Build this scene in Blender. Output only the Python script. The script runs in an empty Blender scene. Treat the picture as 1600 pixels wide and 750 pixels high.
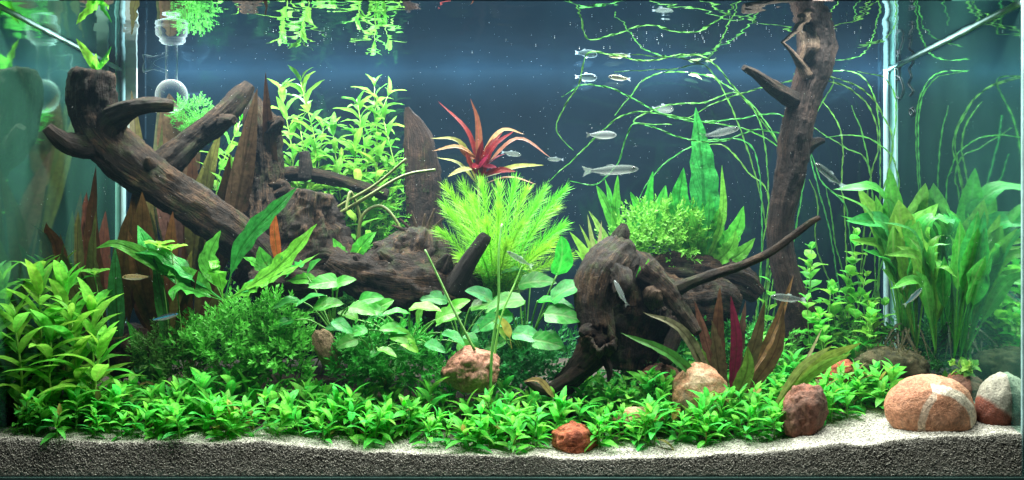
import bpy, bmesh, math, random
import numpy as np
from mathutils import Vector, Matrix, noise, Quaternion

random.seed(11)
scene = bpy.context.scene
COL = scene.collection

# ------------------------------------------------------------------ camera, world, lamps, exposure
F, CX, CY, D0, ZC = 1648.0, 780.0, 420.0, 1.228, 0.24   # lens and station of the photograph (metres, 1600 px wide)
cam = bpy.data.cameras.new('camera'); cam_o = bpy.data.objects.new('camera', cam); COL.objects.link(cam_o)
cam.sensor_fit = 'HORIZONTAL'; cam.sensor_width = 36.0
cam.lens = 36.0 * F / 1600.0
cam.shift_x = (800 - CX) / 1600.0
cam.shift_y = (CY - 375) / 1600.0
cam.clip_start = 0.05; cam.clip_end = 60
cam_o.location = (0, -D0, ZC); cam_o.rotation_euler = (math.pi / 2, 0, 0)
scene.camera = cam_o

world = bpy.data.worlds.new('World'); scene.world = world; world.use_nodes = True
world.node_tree.nodes['Background'].inputs[0].default_value = (0.55, 0.75, 1.0, 1)
world.node_tree.nodes['Background'].inputs[1].default_value = 0.010

WATER_Z = ZC + 0.310
X0, X1, YB, YF = -0.590, 0.607, 0.42, -0.008

def area(name, loc, sx, sy, power, col, rot=(0, 0, 0)):
    l = bpy.data.lights.new(name, 'AREA'); l.shape = 'RECTANGLE'; l.size = sx; l.size_y = sy
    l.energy = power; l.color = col
    o = bpy.data.objects.new(name, l); COL.objects.link(o); o.location = loc; o.rotation_euler = rot
    return o
# the two fluorescent tubes of the hood, above the water and outside the frame
area('hood_and_fill_lamp', (0.02, 0.19, WATER_Z + 0.13), 1.16, 0.04, 27.0, (1.0, 1.0, 0.92))
area('hood_and_fill_lamp', (0.04, 0.401, WATER_Z + 0.026), 1.16, 0.012, 14.0, (0.78, 0.93, 1.0))
area('hood_and_fill_lamp', (0.02, -0.11, WATER_Z + 0.10), 1.16, 0.03, 11.0, (1.0, 1.0, 0.93))  # added fill lamp ahead of the front glass, brightens the sand face; no hood tube

scene.view_settings.view_transform = 'Standard'; scene.view_settings.look = 'None'
scene.view_settings.gamma = 1.0; scene.view_settings.exposure = 0.05
scene.render.engine = 'CYCLES'
cy = scene.cycles
cy.use_denoising = True
cy.max_bounces = 8; cy.diffuse_bounces = 3; cy.glossy_bounces = 4; cy.transmission_bounces = 4
cy.transparent_max_bounces = 12; cy.volume_bounces = 0
cy.sample_clamp_indirect = 3.0
cy.caustics_reflective = False; cy.caustics_refractive = False

# ------------------------------------------------------------------ helpers
def P(px, py, y):
    d = D0 + y
    return Vector(((px - CX) / F * d, y, ZC - (py - CY) / F * d))
def S(n, y):
    return n * (D0 + y) / F
R = random.uniform
def rnd(a, b): return random.uniform(a, b)

_front = [(-200, 684), (0, 684), (200, 688), (400, 690), (600, 704), (800, 712), (1000, 714), (1200, 706), (1320, 692), (1450, 682), (1600, 676), (1800, 676)]
def sand_front(x):
    px = x * F / D0 + CX
    for (a, ya), (b, yb) in zip(_front, _front[1:]):
        if a <= px <= b:
            t = (px - a) / (b - a); t = t * t * (3 - 2 * t)
            return ZC - (ya + (yb - ya) * t - CY) / F * D0
    return 0.04
def sand_z(x, y):
    f = sand_front(x)
    t = max(0.0, min(1.0, y / YB)) ** 0.85
    z = f + (0.098 - f) * t
    z += 0.0035 * noise.noise(Vector((x * 22, y * 22, 1.3))) + 0.0018 * noise.noise(Vector((x * 60, y * 60, 7.3)))
    return z
def G(px, y):
    x = (px - CX) / F * (D0 + y)
    return Vector((x, y, sand_z(x, y)))

def tag(o, label=None, cat=None, group=None, kind=None):
    if label: o['label'] = label
    if cat: o['category'] = cat
    if group: o['group'] = group
    if kind: o['kind'] = kind
    return o
def empty(name, loc, label, cat, group=None):
    o = bpy.data.objects.new(name, None); COL.objects.link(o); o.location = loc
    o.empty_display_size = 0.01
    return tag(o, label, cat, group)
def mesh_from(name, verts, faces, mat=None, smooth=True, uvs=None):
    me = bpy.data.meshes.new(name)
    me.from_pydata([tuple(v) for v in verts], [], faces)
    if uvs is not None:
        ul = me.uv_layers.new(name='UVMap')
        idx = np.empty(len(me.loops), dtype=np.int32); me.loops.foreach_get('vertex_index', idx)
        ul.data.foreach_set('uv', np.asarray(uvs, dtype=np.float32)[idx].ravel())
    if smooth: me.polygons.foreach_set('use_smooth', [True] * len(me.polygons))
    if mat: me.materials.append(mat)
    me.update()
    return me
def link(name, me, parent=None, loc=None, color=None, kind=None):
    o = bpy.data.objects.new(name, me); COL.objects.link(o)
    if parent is not None: o.parent = parent
    if loc is not None: o.location = loc
    if color is not None: o.color = (*color, 1)
    if kind: o['kind'] = kind
    return o

def spline(pts, n):
    """Catmull-Rom through pts (tuples of floats), n samples a span"""
    a = [np.array(p, float) for p in pts]
    a = [2 * a[0] - a[1]] + a + [2 * a[-1] - a[-2]]
    out = []
    for i in range(1, len(a) - 2):
        p0, p1, p2, p3 = a[i - 1:i + 3]
        for k in range(n):
            t = k / n
            out.append(0.5 * (2 * p1 + (p2 - p0) * t + (2 * p0 - 5 * p1 + 4 * p2 - p3) * t * t + (3 * p1 - p0 - 3 * p2 + p3) * t ** 3))
    out.append(a[-2])
    return out
def frames(P3):
    n = len(P3); T = []
    for i in range(n):
        t = (P3[min(i + 1, n - 1)] - P3[max(i - 1, 0)])
        T.append(t.normalized() if t.length > 1e-9 else Vector((0, 0, 1)))
    u = T[0].orthogonal().normalized(); U = []
    for i in range(n):
        if i:
            u = T[i - 1].rotation_difference(T[i]) @ u
            u = (u - T[i] * u.dot(T[i])).normalized()
        U.append(u.copy())
    return T, U, [T[i].cross(U[i]) for i in range(n)]
def tube_data(P3, rad, nseg=6):
    T, U, V = frames(P3); v = []; f = []
    n = len(P3)
    for i in range(n):
        r = rad[i] if hasattr(rad, '__len__') else rad
        for j in range(nseg):
            a = 2 * math.pi * j / nseg
            v.append(P3[i] + (U[i] * math.cos(a) + V[i] * math.sin(a)) * r)
    for i in range(n - 1):
        for j in range(nseg):
            k = (j + 1) % nseg
            f.append((i * nseg + j, i * nseg + k, (i + 1) * nseg + k, (i + 1) * nseg + j))
    f.append(tuple(range(nseg))[::-1]); f.append(tuple(range((n - 1) * nseg, n * nseg)))
    return v, f
def tube(name, P3, rad, mat, parent=None, origin=None, nseg=6, color=None):
    v, f = tube_data(P3, rad, nseg)
    if origin is not None: v = [p - origin for p in v]
    return link(name, mesh_from(name, v, f, mat), parent, color=color)

# ------------------------------------------------------------------ materials
def new_mat(name):
    m = bpy.data.materials.new(name); m.use_nodes = True
    nt = m.node_tree; nt.nodes.clear()
    out = nt.nodes.new('ShaderNodeOutputMaterial')
    return m, nt, out
def N(nt, t, **k):
    n = nt.nodes.new(t)
    for a, b in k.items(): setattr(n, a, b)
    return n
def setin(n, **k):
    for a, b in k.items(): n.inputs[a.replace('_', ' ')].default_value = b
def ramp(nt, stops):
    r = N(nt, 'ShaderNodeValToRGB'); e = r.color_ramp.elements
    while len(e) < len(stops): e.new(0.5)
    for el, (p, c) in zip(e, stops):
        el.position = p; el.color = (*c, 1) if len(c) == 3 else c
    return r
def mixc(nt, blend='MIX', fac=None):
    m = N(nt, 'ShaderNodeMix', data_type='RGBA', blend_type=blend)
    if fac is not None: m.inputs[0].default_value = fac
    return m      # inputs 0 fac, 6 A, 7 B ; output 2

def leaf_material(name, trans=0.5, rough=0.42, vein=(0.35, 0.5, 0.12), vein_amt=0.35, spot=(0.10, 0.07, 0.02), spot_amt=0.25, bump=0.25, side_veins=26.0, spec=0.22):
    m, nt, out = new_mat(name); L = nt.links
    oi = N(nt, 'ShaderNodeObjectInfo'); uv = N(nt, 'ShaderNodeUVMap'); uv.uv_map = 'UVMap'
    tc = N(nt, 'ShaderNodeTexCoord')
    sep = N(nt, 'ShaderNodeSeparateXYZ'); L.new(uv.outputs[0], sep.inputs[0])
    # blotchy colour
    geo = N(nt, 'ShaderNodeNewGeometry')
    nz = N(nt, 'ShaderNodeTexNoise'); setin(nz, Scale=160.0, Detail=3.0); L.new(geo.outputs['Position'], nz.inputs['Vector'])
    mr = N(nt, 'ShaderNodeMapRange'); setin(mr, From_Min=0.3, From_Max=0.72, To_Min=0.62, To_Max=1.25); L.new(nz.outputs['Fac'], mr.inputs['Value'])
    mul = mixc(nt, 'MULTIPLY', 1.0); L.new(oi.outputs['Color'], mul.inputs[6]); L.new(mr.outputs[0], mul.inputs[7])
    # midrib
    d = N(nt, 'ShaderNodeMath', operation='SUBTRACT'); d.inputs[1].default_value = 0.5; L.new(sep.outputs['Y'], d.inputs[0])
    ab = N(nt, 'ShaderNodeMath', operation='ABSOLUTE'); L.new(d.outputs[0], ab.inputs[0])
    rib = N(nt, 'ShaderNodeMapRange'); setin(rib, From_Min=0.03, From_Max=0.075, To_Min=1.0, To_Max=0.0); L.new(ab.outputs[0], rib.inputs['Value'])
    # side veins slanting off the midrib
    c1 = N(nt, 'ShaderNodeMath', operation='MULTIPLY_ADD'); c1.inputs[1].default_value = -0.55; L.new(ab.outputs[0], c1.inputs[0]); L.new(sep.outputs['X'], c1.inputs[2])
    c2 = N(nt, 'ShaderNodeMath', operation='MULTIPLY'); c2.inputs[1].default_value = side_veins * 2.2; L.new(c1.outputs[0], c2.inputs[0])
    c3 = N(nt, 'ShaderNodeMath', operation='SINE'); L.new(c2.outputs[0], c3.inputs[0])
    sv = N(nt, 'ShaderNodeMapRange'); setin(sv, From_Min=0.75, From_Max=1.0, To_Min=0.0, To_Max=0.5); L.new(c3.outputs[0], sv.inputs['Value'])
    vx = N(nt, 'ShaderNodeMath', operation='MAXIMUM'); L.new(rib.outputs[0], vx.inputs[0]); L.new(sv.outputs[0], vx.inputs[1])
    va = N(nt, 'ShaderNodeMath', operation='MULTIPLY'); va.inputs[1].default_value = vein_amt; L.new(vx.outputs[0], va.inputs[0])
    mv = mixc(nt); L.new(va.outputs[0], mv.inputs[0]); L.new(mul.outputs[2], mv.inputs[6]); mv.inputs[7].default_value = (*vein, 1)
    # brown algae spots
    nz2 = N(nt, 'ShaderNodeTexNoise'); setin(nz2, Scale=90.0, Detail=4.0, Roughness=0.65); L.new(geo.outputs['Position'], nz2.inputs['Vector'])
    sp = N(nt, 'ShaderNodeMapRange'); setin(sp, From_Min=0.60, From_Max=0.72, To_Min=0.0, To_Max=spot_amt); L.new(nz2.outputs['Fac'], sp.inputs['Value'])
    ms = mixc(nt); L.new(sp.outputs[0], ms.inputs[0]); L.new(mv.outputs[2], ms.inputs[6]); ms.inputs[7].default_value = (*spot, 1)
    # hue wander
    hs = N(nt, 'ShaderNodeHueSaturation'); L.new(ms.outputs[2], hs.inputs['Color'])
    hr = N(nt, 'ShaderNodeMapRange'); setin(hr, To_Min=0.475, To_Max=0.525); L.new(oi.outputs['Random'], hr.inputs['Value']); L.new(hr.outputs[0], hs.inputs['Hue'])
    bs = N(nt, 'ShaderNodeBsdfPrincipled'); L.new(hs.outputs[0], bs.inputs['Base Color'])
    setin(bs, Roughness=rough); bs.inputs['Specular IOR Level'].default_value = spec
    tr = N(nt, 'ShaderNodeBsdfTranslucent'); L.new(hs.outputs[0], tr.inputs['Color'])
    bp = N(nt, 'ShaderNodeBump'); setin(bp, Strength=bump, Distance=0.002); 
    bh = N(nt, 'ShaderNodeMath', operation='SUBTRACT'); L.new(nz.outputs['Fac'], bh.inputs[0]); L.new(vx.outputs[0], bh.inputs[1]); L.new(bh.outputs[0], bp.inputs['Height'])
    L.new(bp.outputs[0], bs.inputs['Normal'])
    mx = N(nt, 'ShaderNodeMixShader'); mx.inputs[0].default_value = trans; L.new(bs.outputs[0], mx.inputs[1]); L.new(tr.outputs[0], mx.inputs[2])
    L.new(mx.outputs[0], out.inputs['Surface'])
    return m

M_LEAF = leaf_material('green_leaf')
M_FERN = leaf_material('fern_leaf', trans=0.32, rough=0.3, bump=0.6, vein=(0.01, 0.08, 0.01), vein_amt=0.45, spot_amt=0.35)
M_BROAD = leaf_material('broad_leaf', trans=0.42, rough=0.36, vein=(0.30, 0.5, 0.16), vein_amt=0.28, side_veins=14, spec=0.35)
M_CRYPT = leaf_material('brown_leaf', trans=0.35, rough=0.4, vein=(0.03, 0.012, 0.006), vein_amt=0.5, spot=(0.03, 0.05, 0.01), spot_amt=0.8, side_veins=13)
M_RED = leaf_material('red_leaf', trans=0.4, rough=0.4, vein=(0.40, 0.06, 0.06), vein_amt=0.35, spot_amt=0.12)
M_MOSS = leaf_material('moss_leaf', trans=0.35, rough=0.45, vein_amt=0.1, spot_amt=0.2, bump=0.0)

def stem_material():
    m, nt, out = new_mat('plant_stem'); L = nt.links
    oi = N(nt, 'ShaderNodeObjectInfo'); geo = N(nt, 'ShaderNodeNewGeometry')
    nz = N(nt, 'ShaderNodeTexNoise'); setin(nz, Scale=220.0, Detail=2.0); L.new(geo.outputs['Position'], nz.inputs['Vector'])
    mr = N(nt, 'ShaderNodeMapRange'); setin(mr, To_Min=0.5, To_Max=1.4); L.new(nz.outputs['Fac'], mr.inputs['Value'])
    mul = mixc(nt, 'MULTIPLY', 1.0); L.new(oi.outputs['Color'], mul.inputs[6]); L.new(mr.outputs[0], mul.inputs[7])
    bs = N(nt, 'ShaderNodeBsdfPrincipled'); setin(bs, Roughness=0.45); L.new(mul.outputs[2], bs.inputs['Base Color'])
    L.new(bs.outputs[0], out.inputs['Surface']); return m
M_STEM = stem_material()

def wood_material(name, dark, mid, light, moss=0.0, bscale=1.0):
    m, nt, out = new_mat(name); L = nt.links
    geo = N(nt, 'ShaderNodeNewGeometry'); uv = N(nt, 'ShaderNodeUVMap'); uv.uv_map = 'UVMap'
    # grain runs along the limb: u along in metres, v round
    mp = N(nt, 'ShaderNodeMapping'); mp.inputs['Scale'].default_value = (3.2 * bscale, 15.0, 1.0); L.new(uv.outputs[0], mp.inputs['Vector'])
    gr = N(nt, 'ShaderNodeTexNoise'); setin(gr, Scale=2.4, Detail=7.0, Roughness=0.65, Distortion=0.8); L.new(mp.outputs[0], gr.inputs['Vector'])
    bl = N(nt, 'ShaderNodeTexNoise'); setin(bl, Scale=38.0, Detail=6.0, Roughness=0.6); L.new(geo.outputs['Position'], bl.inputs['Vector'])
    fine = N(nt, 'ShaderNodeTexNoise'); setin(fine, Scale=420.0, Detail=4.0, Roughness=0.7); L.new(geo.outputs['Position'], fine.inputs['Vector'])
    add = N(nt, 'ShaderNodeMath', operation='ADD'); L.new(gr.outputs['Fac'], add.inputs[0]); L.new(bl.outputs['Fac'], add.inputs[1])
    ad2 = N(nt, 'ShaderNodeMath', operation='MULTIPLY_ADD'); ad2.inputs[1].default_value = 0.5; L.new(fine.outputs['Fac'], ad2.inputs[0]); L.new(add.outputs[0], ad2.inputs[2])
    hf = N(nt, 'ShaderNodeMath', operation='MULTIPLY'); hf.inputs[1].default_value = 0.4; L.new(ad2.outputs[0], hf.inputs[0])
    rp = ramp(nt, [(0.41, dark), (0.50, mid), (0.62, light)]); L.new(hf.outputs[0], rp.inputs[0])
    col = rp.outputs[0]
    if moss > 0:
        mn = N(nt, 'ShaderNodeTexNoise'); setin(mn, Scale=30.0, Detail=5.0, Roughness=0.7); L.new(geo.outputs['Position'], mn.inputs['Vector'])
        mr = N(nt, 'ShaderNodeMapRange'); setin(mr, From_Min=0.52, From_Max=0.66, To_Min=0.0, To_Max=moss); L.new(mn.outputs['Fac'], mr.inputs['Value'])
        mx = mixc(nt); L.new(mr.outputs[0], mx.inputs[0]); L.new(col, mx.inputs[6]); mx.inputs[7].default_value = (0.035, 0.06, 0.015, 1); col = mx.outputs[2]
    bs = N(nt, 'ShaderNodeBsdfPrincipled'); setin(bs, Roughness=0.75); bs.inputs['Specular IOR Level'].default_value = 0.25
    L.new(col, bs.inputs['Base Color'])
    b1 = N(nt, 'ShaderNodeBump'); setin(b1, Strength=1.0, Distance=0.007); L.new(ad2.outputs[0], b1.inputs['Height']); L.new(b1.outputs[0], bs.inputs['Normal'])
    L.new(bs.outputs[0], out.inputs['Surface']); return m
M_WOOD = wood_material('driftwood_bark', (0.005, 0.003, 0.002), (0.013, 0.0064, 0.003), (0.085, 0.045, 0.021), moss=0.5)
M_WOOD2 = wood_material('driftwood_grey', (0.007, 0.0045, 0.003), (0.016, 0.0084, 0.0042), (0.115, 0.066, 0.034), moss=0.5)
M_TRUNK = wood_material('driftwood_smooth', (0.014, 0.008, 0.006), (0.025, 0.0132, 0.0095), (0.085, 0.047, 0.034), bscale=0.6)
M_CUT = wood_material('driftwood_cut', (0.03, 0.018, 0.01), (0.11, 0.07, 0.045), (0.30, 0.21, 0.14))
M_BLACK = wood_material('driftwood_black', (0.008, 0.007, 0.007), (0.016, 0.013, 0.012), (0.05, 0.04, 0.03))

def rock_material(name, c1, c2, c3, scale=18.0, rough=0.7, extra=None):
    m, nt, out = new_mat(name); L = nt.links
    tc = N(nt, 'ShaderNodeTexCoord'); geo = N(nt, 'ShaderNodeNewGeometry')
    n1 = N(nt, 'ShaderNodeTexNoise'); setin(n1, Scale=scale, Detail=6.0, Roughness=0.62, Distortion=0.5); L.new(geo.outputs['Position'], n1.inputs['Vector'])
    n2 = N(nt, 'ShaderNodeTexNoise'); setin(n2, Scale=scale * 14, Detail=4.0, Roughness=0.75); L.new(geo.outputs['Position'], n2.inputs['Vector'])
    rp = ramp(nt, [(0.34, c1), (0.5, c2), (0.66, c3)]); L.new(n1.outputs['Fac'], rp.inputs[0])
    col = rp.outputs[0]
    if extra: col = extra(nt, L, tc, col, n1)
    mr = N(nt, 'ShaderNodeMapRange'); setin(mr, From_Min=0.32, From_Max=0.66, To_Min=0.45, To_Max=1.3); L.new(n2.outputs['Fac'], mr.inputs['Value'])
    mul = mixc(nt, 'MULTIPLY', 1.0); L.new(col, mul.inputs[6]); L.new(mr.outputs[0], mul.inputs[7])
    bs = N(nt, 'ShaderNodeBsdfPrincipled'); setin(bs, Roughness=rough); bs.inputs['Specular IOR Level'].default_value = 0.3
    L.new(mul.outputs[2], bs.inputs['Base Color'])
    bp = N(nt, 'ShaderNodeBump'); setin(bp, Strength=0.8, Distance=0.003); L.new(n2.outputs['Fac'], bp.inputs['Height']); L.new(bp.outputs[0], bs.inputs['Normal'])
    L.new(bs.outputs[0], out.inputs['Surface']); return m
def quartz_bands(nt, L, tc, col, n1):
    # a pale vein that arches over the boulder (object space, its own shape)
    sp = N(nt, 'ShaderNodeSeparateXYZ'); L.new(tc.outputs['Generated'], sp.inputs[0])
    cb = N(nt, 'ShaderNodeCombineXYZ'); L.new(sp.outputs['X'], cb.inputs[0]); L.new(sp.outputs['Z'], cb.inputs[1])
    def band(cx, cz, r, w):
        s = N(nt, 'ShaderNodeVectorMath', operation='SUBTRACT'); L.new(cb.outputs[0], s.inputs[0]); s.inputs[1].default_value = (cx, cz, 0)
        ln = N(nt, 'ShaderNodeVectorMath', operation='LENGTH'); L.new(s.outputs[0], ln.inputs[0])
        wob = N(nt, 'ShaderNodeMath', operation='MULTIPLY_ADD'); wob.inputs[1].default_value = 0.10; L.new(n1.outputs['Fac'], wob.inputs[0]); L.new(ln.outputs['Value'], wob.inputs[2])
        d = N(nt, 'ShaderNodeMath', operation='SUBTRACT'); d.inputs[1].default_value = r + 0.05; L.new(wob.outputs[0], d.inputs[0])
        a = N(nt, 'ShaderNodeMath', operation='ABSOLUTE'); L.new(d.outputs[0], a.inputs[0])
        m = N(nt, 'ShaderNodeMapRange'); setin(m, From_Min=w * 0.7, From_Max=w, To_Min=1.0, To_Max=0.0); L.new(a.outputs[0], m.inputs['Value'])
        return m.outputs[0]
    def side(sign, x0, amt):
        g = N(nt, 'ShaderNodeMath', operation='GREATER_THAN' if sign > 0 else 'LESS_THAN'); g.inputs[1].default_value = x0; L.new(sp.outputs['X'], g.inputs[0])
        a = N(nt, 'ShaderNodeMath', operation='MULTIPLY'); a.inputs[1].default_value = amt; L.new(g.outputs[0], a.inputs[0]); return a.outputs[0]
    def both(a, b):
        m = N(nt, 'ShaderNodeMath', operation='MULTIPLY'); L.new(a, m.inputs[0]); L.new(b, m.inputs[1]); return m.outputs[0]
    b1 = both(band(0.44, 0.32, 0.50, 0.075), side(1, .40, .95)); b2 = both(band(0.92, 0.38, 0.60, 0.045), side(-1, .44, .55))
    mx = N(nt, 'ShaderNodeMath', operation='MAXIMUM'); L.new(b1, mx.inputs[0]); L.new(b2, mx.inputs[1])
    m = mixc(nt); L.new(mx.outputs[0], m.inputs[0]); L.new(col, m.inputs[6]); m.inputs[7].default_value = (0.86, 0.79, 0.62, 1)
    return m.outputs[2]
def two_tone(nt, L, tc, col, n1):
    sp = N(nt, 'ShaderNodeSeparateXYZ'); L.new(tc.outputs['Generated'], sp.inputs[0])
    a = N(nt, 'ShaderNodeMath', operation='MULTIPLY_ADD'); a.inputs[1].default_value = 0.30; L.new(sp.outputs['X'], a.inputs[0]); L.new(sp.outputs['Z'], a.inputs[2])
    b = N(nt, 'ShaderNodeMath', operation='MULTIPLY_ADD'); b.inputs[1].default_value = 0.12; L.new(n1.outputs['Fac'], b.inputs[0]); L.new(a.outputs[0], b.inputs[2])
    r = N(nt, 'ShaderNodeMapRange'); setin(r, From_Min=0.60, From_Max=0.66, To_Min=0.0, To_Max=1.0); L.new(b.outputs[0], r.inputs['Value'])
    m = mixc(nt); L.new(r.outputs[0], m.inputs[0]); m.inputs[6].default_value = (0.20, 0.055, 0.03, 1); L.new(col, m.inputs[7])
    return m.outputs[2]
M_RED_ROCK = rock_material('red_rock', (0.16, 0.035, 0.015), (0.36, 0.085, 0.035), (0.50, 0.16, 0.08), 26)
M_TAN_ROCK = rock_material('tan_rock', (0.16, 0.15, 0.10), (0.42, 0.20, 0.10), (0.58, 0.42, 0.27), 34)
M_PINK_ROCK = rock_material('pink_rock', (0.24, 0.11, 0.07), (0.42, 0.20, 0.13), (0.55, 0.33, 0.24), 24)
M_BROWN_ROCK = rock_material('brown_rock', (0.09, 0.05, 0.035), (0.19, 0.085, 0.055), (0.36, 0.11, 0.06), 24)
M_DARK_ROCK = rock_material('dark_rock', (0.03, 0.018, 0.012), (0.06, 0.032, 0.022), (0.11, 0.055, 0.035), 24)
M_STRIPED = rock_material('striped_rock', (0.48, 0.20, 0.11), (0.58, 0.28, 0.16), (0.66, 0.38, 0.25), 20, 0.5, quartz_bands)
M_PALE = rock_material('pale_pebble', (0.26, 0.25, 0.20), (0.42, 0.40, 0.32), (0.58, 0.55, 0.44), 30, 0.45, two_tone)
M_TANPEB = rock_material('tan_pebble', (0.14, 0.09, 0.05), (0.28, 0.19, 0.11), (0.40, 0.29, 0.18), 40)
M_MOSSROCK = rock_material('algae_rock', (0.018, 0.02, 0.008), (0.05, 0.05, 0.02), (0.11, 0.09, 0.045), 60, 0.95)

def plain(name, col, rough=0.5, spec=0.5, metal=0.0):
    m, nt, out = new_mat(name); L = nt.links
    geo = N(nt, 'ShaderNodeNewGeometry'); nz = N(nt, 'ShaderNodeTexNoise'); setin(nz, Scale=60.0, Detail=4.0); L.new(geo.outputs['Position'], nz.inputs['Vector'])
    mr = N(nt, 'ShaderNodeMapRange'); setin(mr, From_Min=0.3, From_Max=0.7, To_Min=0.8, To_Max=1.1); L.new(nz.outputs['Fac'], mr.inputs['Value'])
    mul = mixc(nt, 'MULTIPLY', 1.0); mul.inputs[6].default_value = (*col, 1); L.new(mr.outputs[0], mul.inputs[7])
    bs = N(nt, 'ShaderNodeBsdfPrincipled'); setin(bs, Roughness=rough, Metallic=metal); bs.inputs['Specular IOR Level'].default_value = spec
    L.new(mul.outputs[2], bs.inputs['Base Color']); L.new(bs.outputs[0], out.inputs['Surface']); return m

# ------------------------------------------------------------------ the tank
def box_mesh(name, a, b, mat):
    (x0, y0, z0), (x1, y1, z1) = a, b
    v = [(x0, y0, z0), (x1, y0, z0), (x1, y1, z0), (x0, y1, z0), (x0, y0, z1), (x1, y0, z1), (x1, y1, z1), (x0, y1, z1)]
    f = [(3, 2, 1, 0), (4, 5, 6, 7), (0, 1, 5, 4), (1, 2, 6, 5), (2, 3, 7, 6), (3, 0, 4, 7)]
    return mesh_from(name, v, f, mat, smooth=False)
def pane_material(name, film, tint, mirror, rough, scale=7.0, lo=0.65, hi=1.4, run=(14, 14, 4)):
    """aquarium glass seen from inside: it mirrors the tank, over an uneven film of algae"""
    m, nt, out = new_mat(name); L = nt.links
    geo = N(nt, 'ShaderNodeNewGeometry')
    nz = N(nt, 'ShaderNodeTexNoise'); setin(nz, Scale=scale, Detail=5.0, Roughness=0.6); L.new(geo.outputs['Position'], nz.inputs['Vector'])
    mp = N(nt, 'ShaderNodeMapping'); mp.inputs['Scale'].default_value = run; L.new(geo.outputs['Position'], mp.inputs['Vector'])
    st = N(nt, 'ShaderNodeTexNoise'); setin(st, Scale=1.0, Detail=3.0); L.new(mp.outputs[0], st.inputs['Vector'])
    ad = N(nt, 'ShaderNodeMath', operation='ADD'); L.new(nz.outputs['Fac'], ad.inputs[0]); L.new(st.outputs['Fac'], ad.inputs[1])
    mr = N(nt, 'ShaderNodeMapRange'); setin(mr, From_Min=0.75, From_Max=1.25, To_Min=lo, To_Max=hi); L.new(ad.outputs[0], mr.inputs['Value'])
    mul = mixc(nt, 'MULTIPLY', 1.0); mul.inputs[6].default_value = (*film, 1); L.new(mr.outputs[0], mul.inputs[7])
    df = N(nt, 'ShaderNodeBsdfDiffuse'); L.new(mul.outputs[2], df.inputs['Color'])
    gl = N(nt, 'ShaderNodeBsdfGlossy'); gl.inputs['Color'].default_value = (*tint, 1); gl.inputs['Roughness'].default_value = rough
    mx = N(nt, 'ShaderNodeMixShader'); mx.inputs[0].default_value = mirror; L.new(df.outputs[0], mx.inputs[1]); L.new(gl.outputs[0], mx.inputs[2])
    L.new(mx.outputs[0], out.inputs['Surface']); return m
M_SIDE = pane_material('side_glass', (0.022, 0.075, 0.062), (0.66, 0.95, 0.82), 0.68, 0.04)
M_SIDE_DIM = pane_material('side_glass_filmed', (0.024, 0.082, 0.060), (0.62, 0.95, 0.76), 0.52, 0.06)
M_BACK = pane_material('back_glass', (0.0024, 0.0070, 0.0120), (0.4, 0.7, 1.0), 0.05, 0.10, 5.0, 0.6, 1.4, (9, 9, 5))
m, nt, out = new_mat('front_glass'); tr = N(nt, 'ShaderNodeBsdfTransparent'); tr.inputs['Color'].default_value = (0.99, 1.0, 0.995, 1); nt.links.new(tr.outputs[0], out.inputs['Surface']); M_FRONT = m
M_SEAM = plain('silicone', (0.34, 0.55, 0.55), 0.3, 0.6)
M_BOTTOM = plain('bottom_glass', (0.05, 0.10, 0.09), 0.25)
TOP = WATER_Z + 0.05; TH = 0.008
tank = empty('aquarium', (0, YB / 2, 0), 'rectangular glass aquarium with blue backing and clear silicone corner seams', 'fish tank')
def part(name, me, parent=tank):
    o = link(name, me, parent); o.location = -parent.location; return o
part('back_pane', box_mesh('back_pane', (X0, YB, 0), (X1, YB + TH, TOP), M_BACK))
part('side_pane', box_mesh('side_pane', (X0 - TH, YF - TH, 0), (X0, YB + TH, TOP), M_SIDE_DIM))
part('side_pane', box_mesh('side_pane', (X1, YF - TH, 0), (X1 + TH, YB + TH, TOP), M_SIDE))
part('front_pane', box_mesh('front_pane', (X0 + .0005, YF - TH, 0.0), (X1 - .0005, YF - 0.001, TOP), M_FRONT))
part('bottom_pane', box_mesh('bottom_pane', (X0 - TH, YF - TH, -TH), (X1 + TH, YB + TH, -0.0005), M_BOTTOM))
for (x, w1) in ((X0, 1), (X1, -1)):
    part('silicone_seam', mesh_from('silicone_seam', *tube_data([Vector((x + w1 * 0.004, YB - 0.004, 0.03 + 0.05 * k)) for k in range(12)], 0.0042, 10), M_SEAM))
    part('silicone_seam', mesh_from('silicone_seam', *tube_data([Vector((x + w1 * 0.0005, YF + 0.0015, 0.0 + 0.06 * k)) for k in range(11)], 0.0022, 8), M_SEAM))
# a second thin bead beside the far corner on the right
part('silicone_seam', mesh_from('silicone_seam', *tube_data([Vector((X1 - 0.0005, YB - 0.035, 0.03 + 0.05 * k)) for k in range(12)], 0.0022, 8), M_SEAM))
M_MEN = plain('wet_waterline', (0.38, 0.62, 0.62), 0.2, 0.7)
for a, b, r in (((X0, YF, WATER_Z - 0.001), (X0, YB, WATER_Z - 0.001), 0.0026), ((X1, YF, WATER_Z - 0.001), (X1, YB, WATER_Z - 0.001), 0.0034)):
    a, b = Vector(a), Vector(b)
    part('waterline', mesh_from('waterline', *tube_data([a.lerp(b, k / 30) + Vector((0, 0, 0.0012 * noise.noise(Vector((k * 0.7, a.x * 9, 3))))) for k in range(31)], r, 8), M_MEN))
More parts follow.
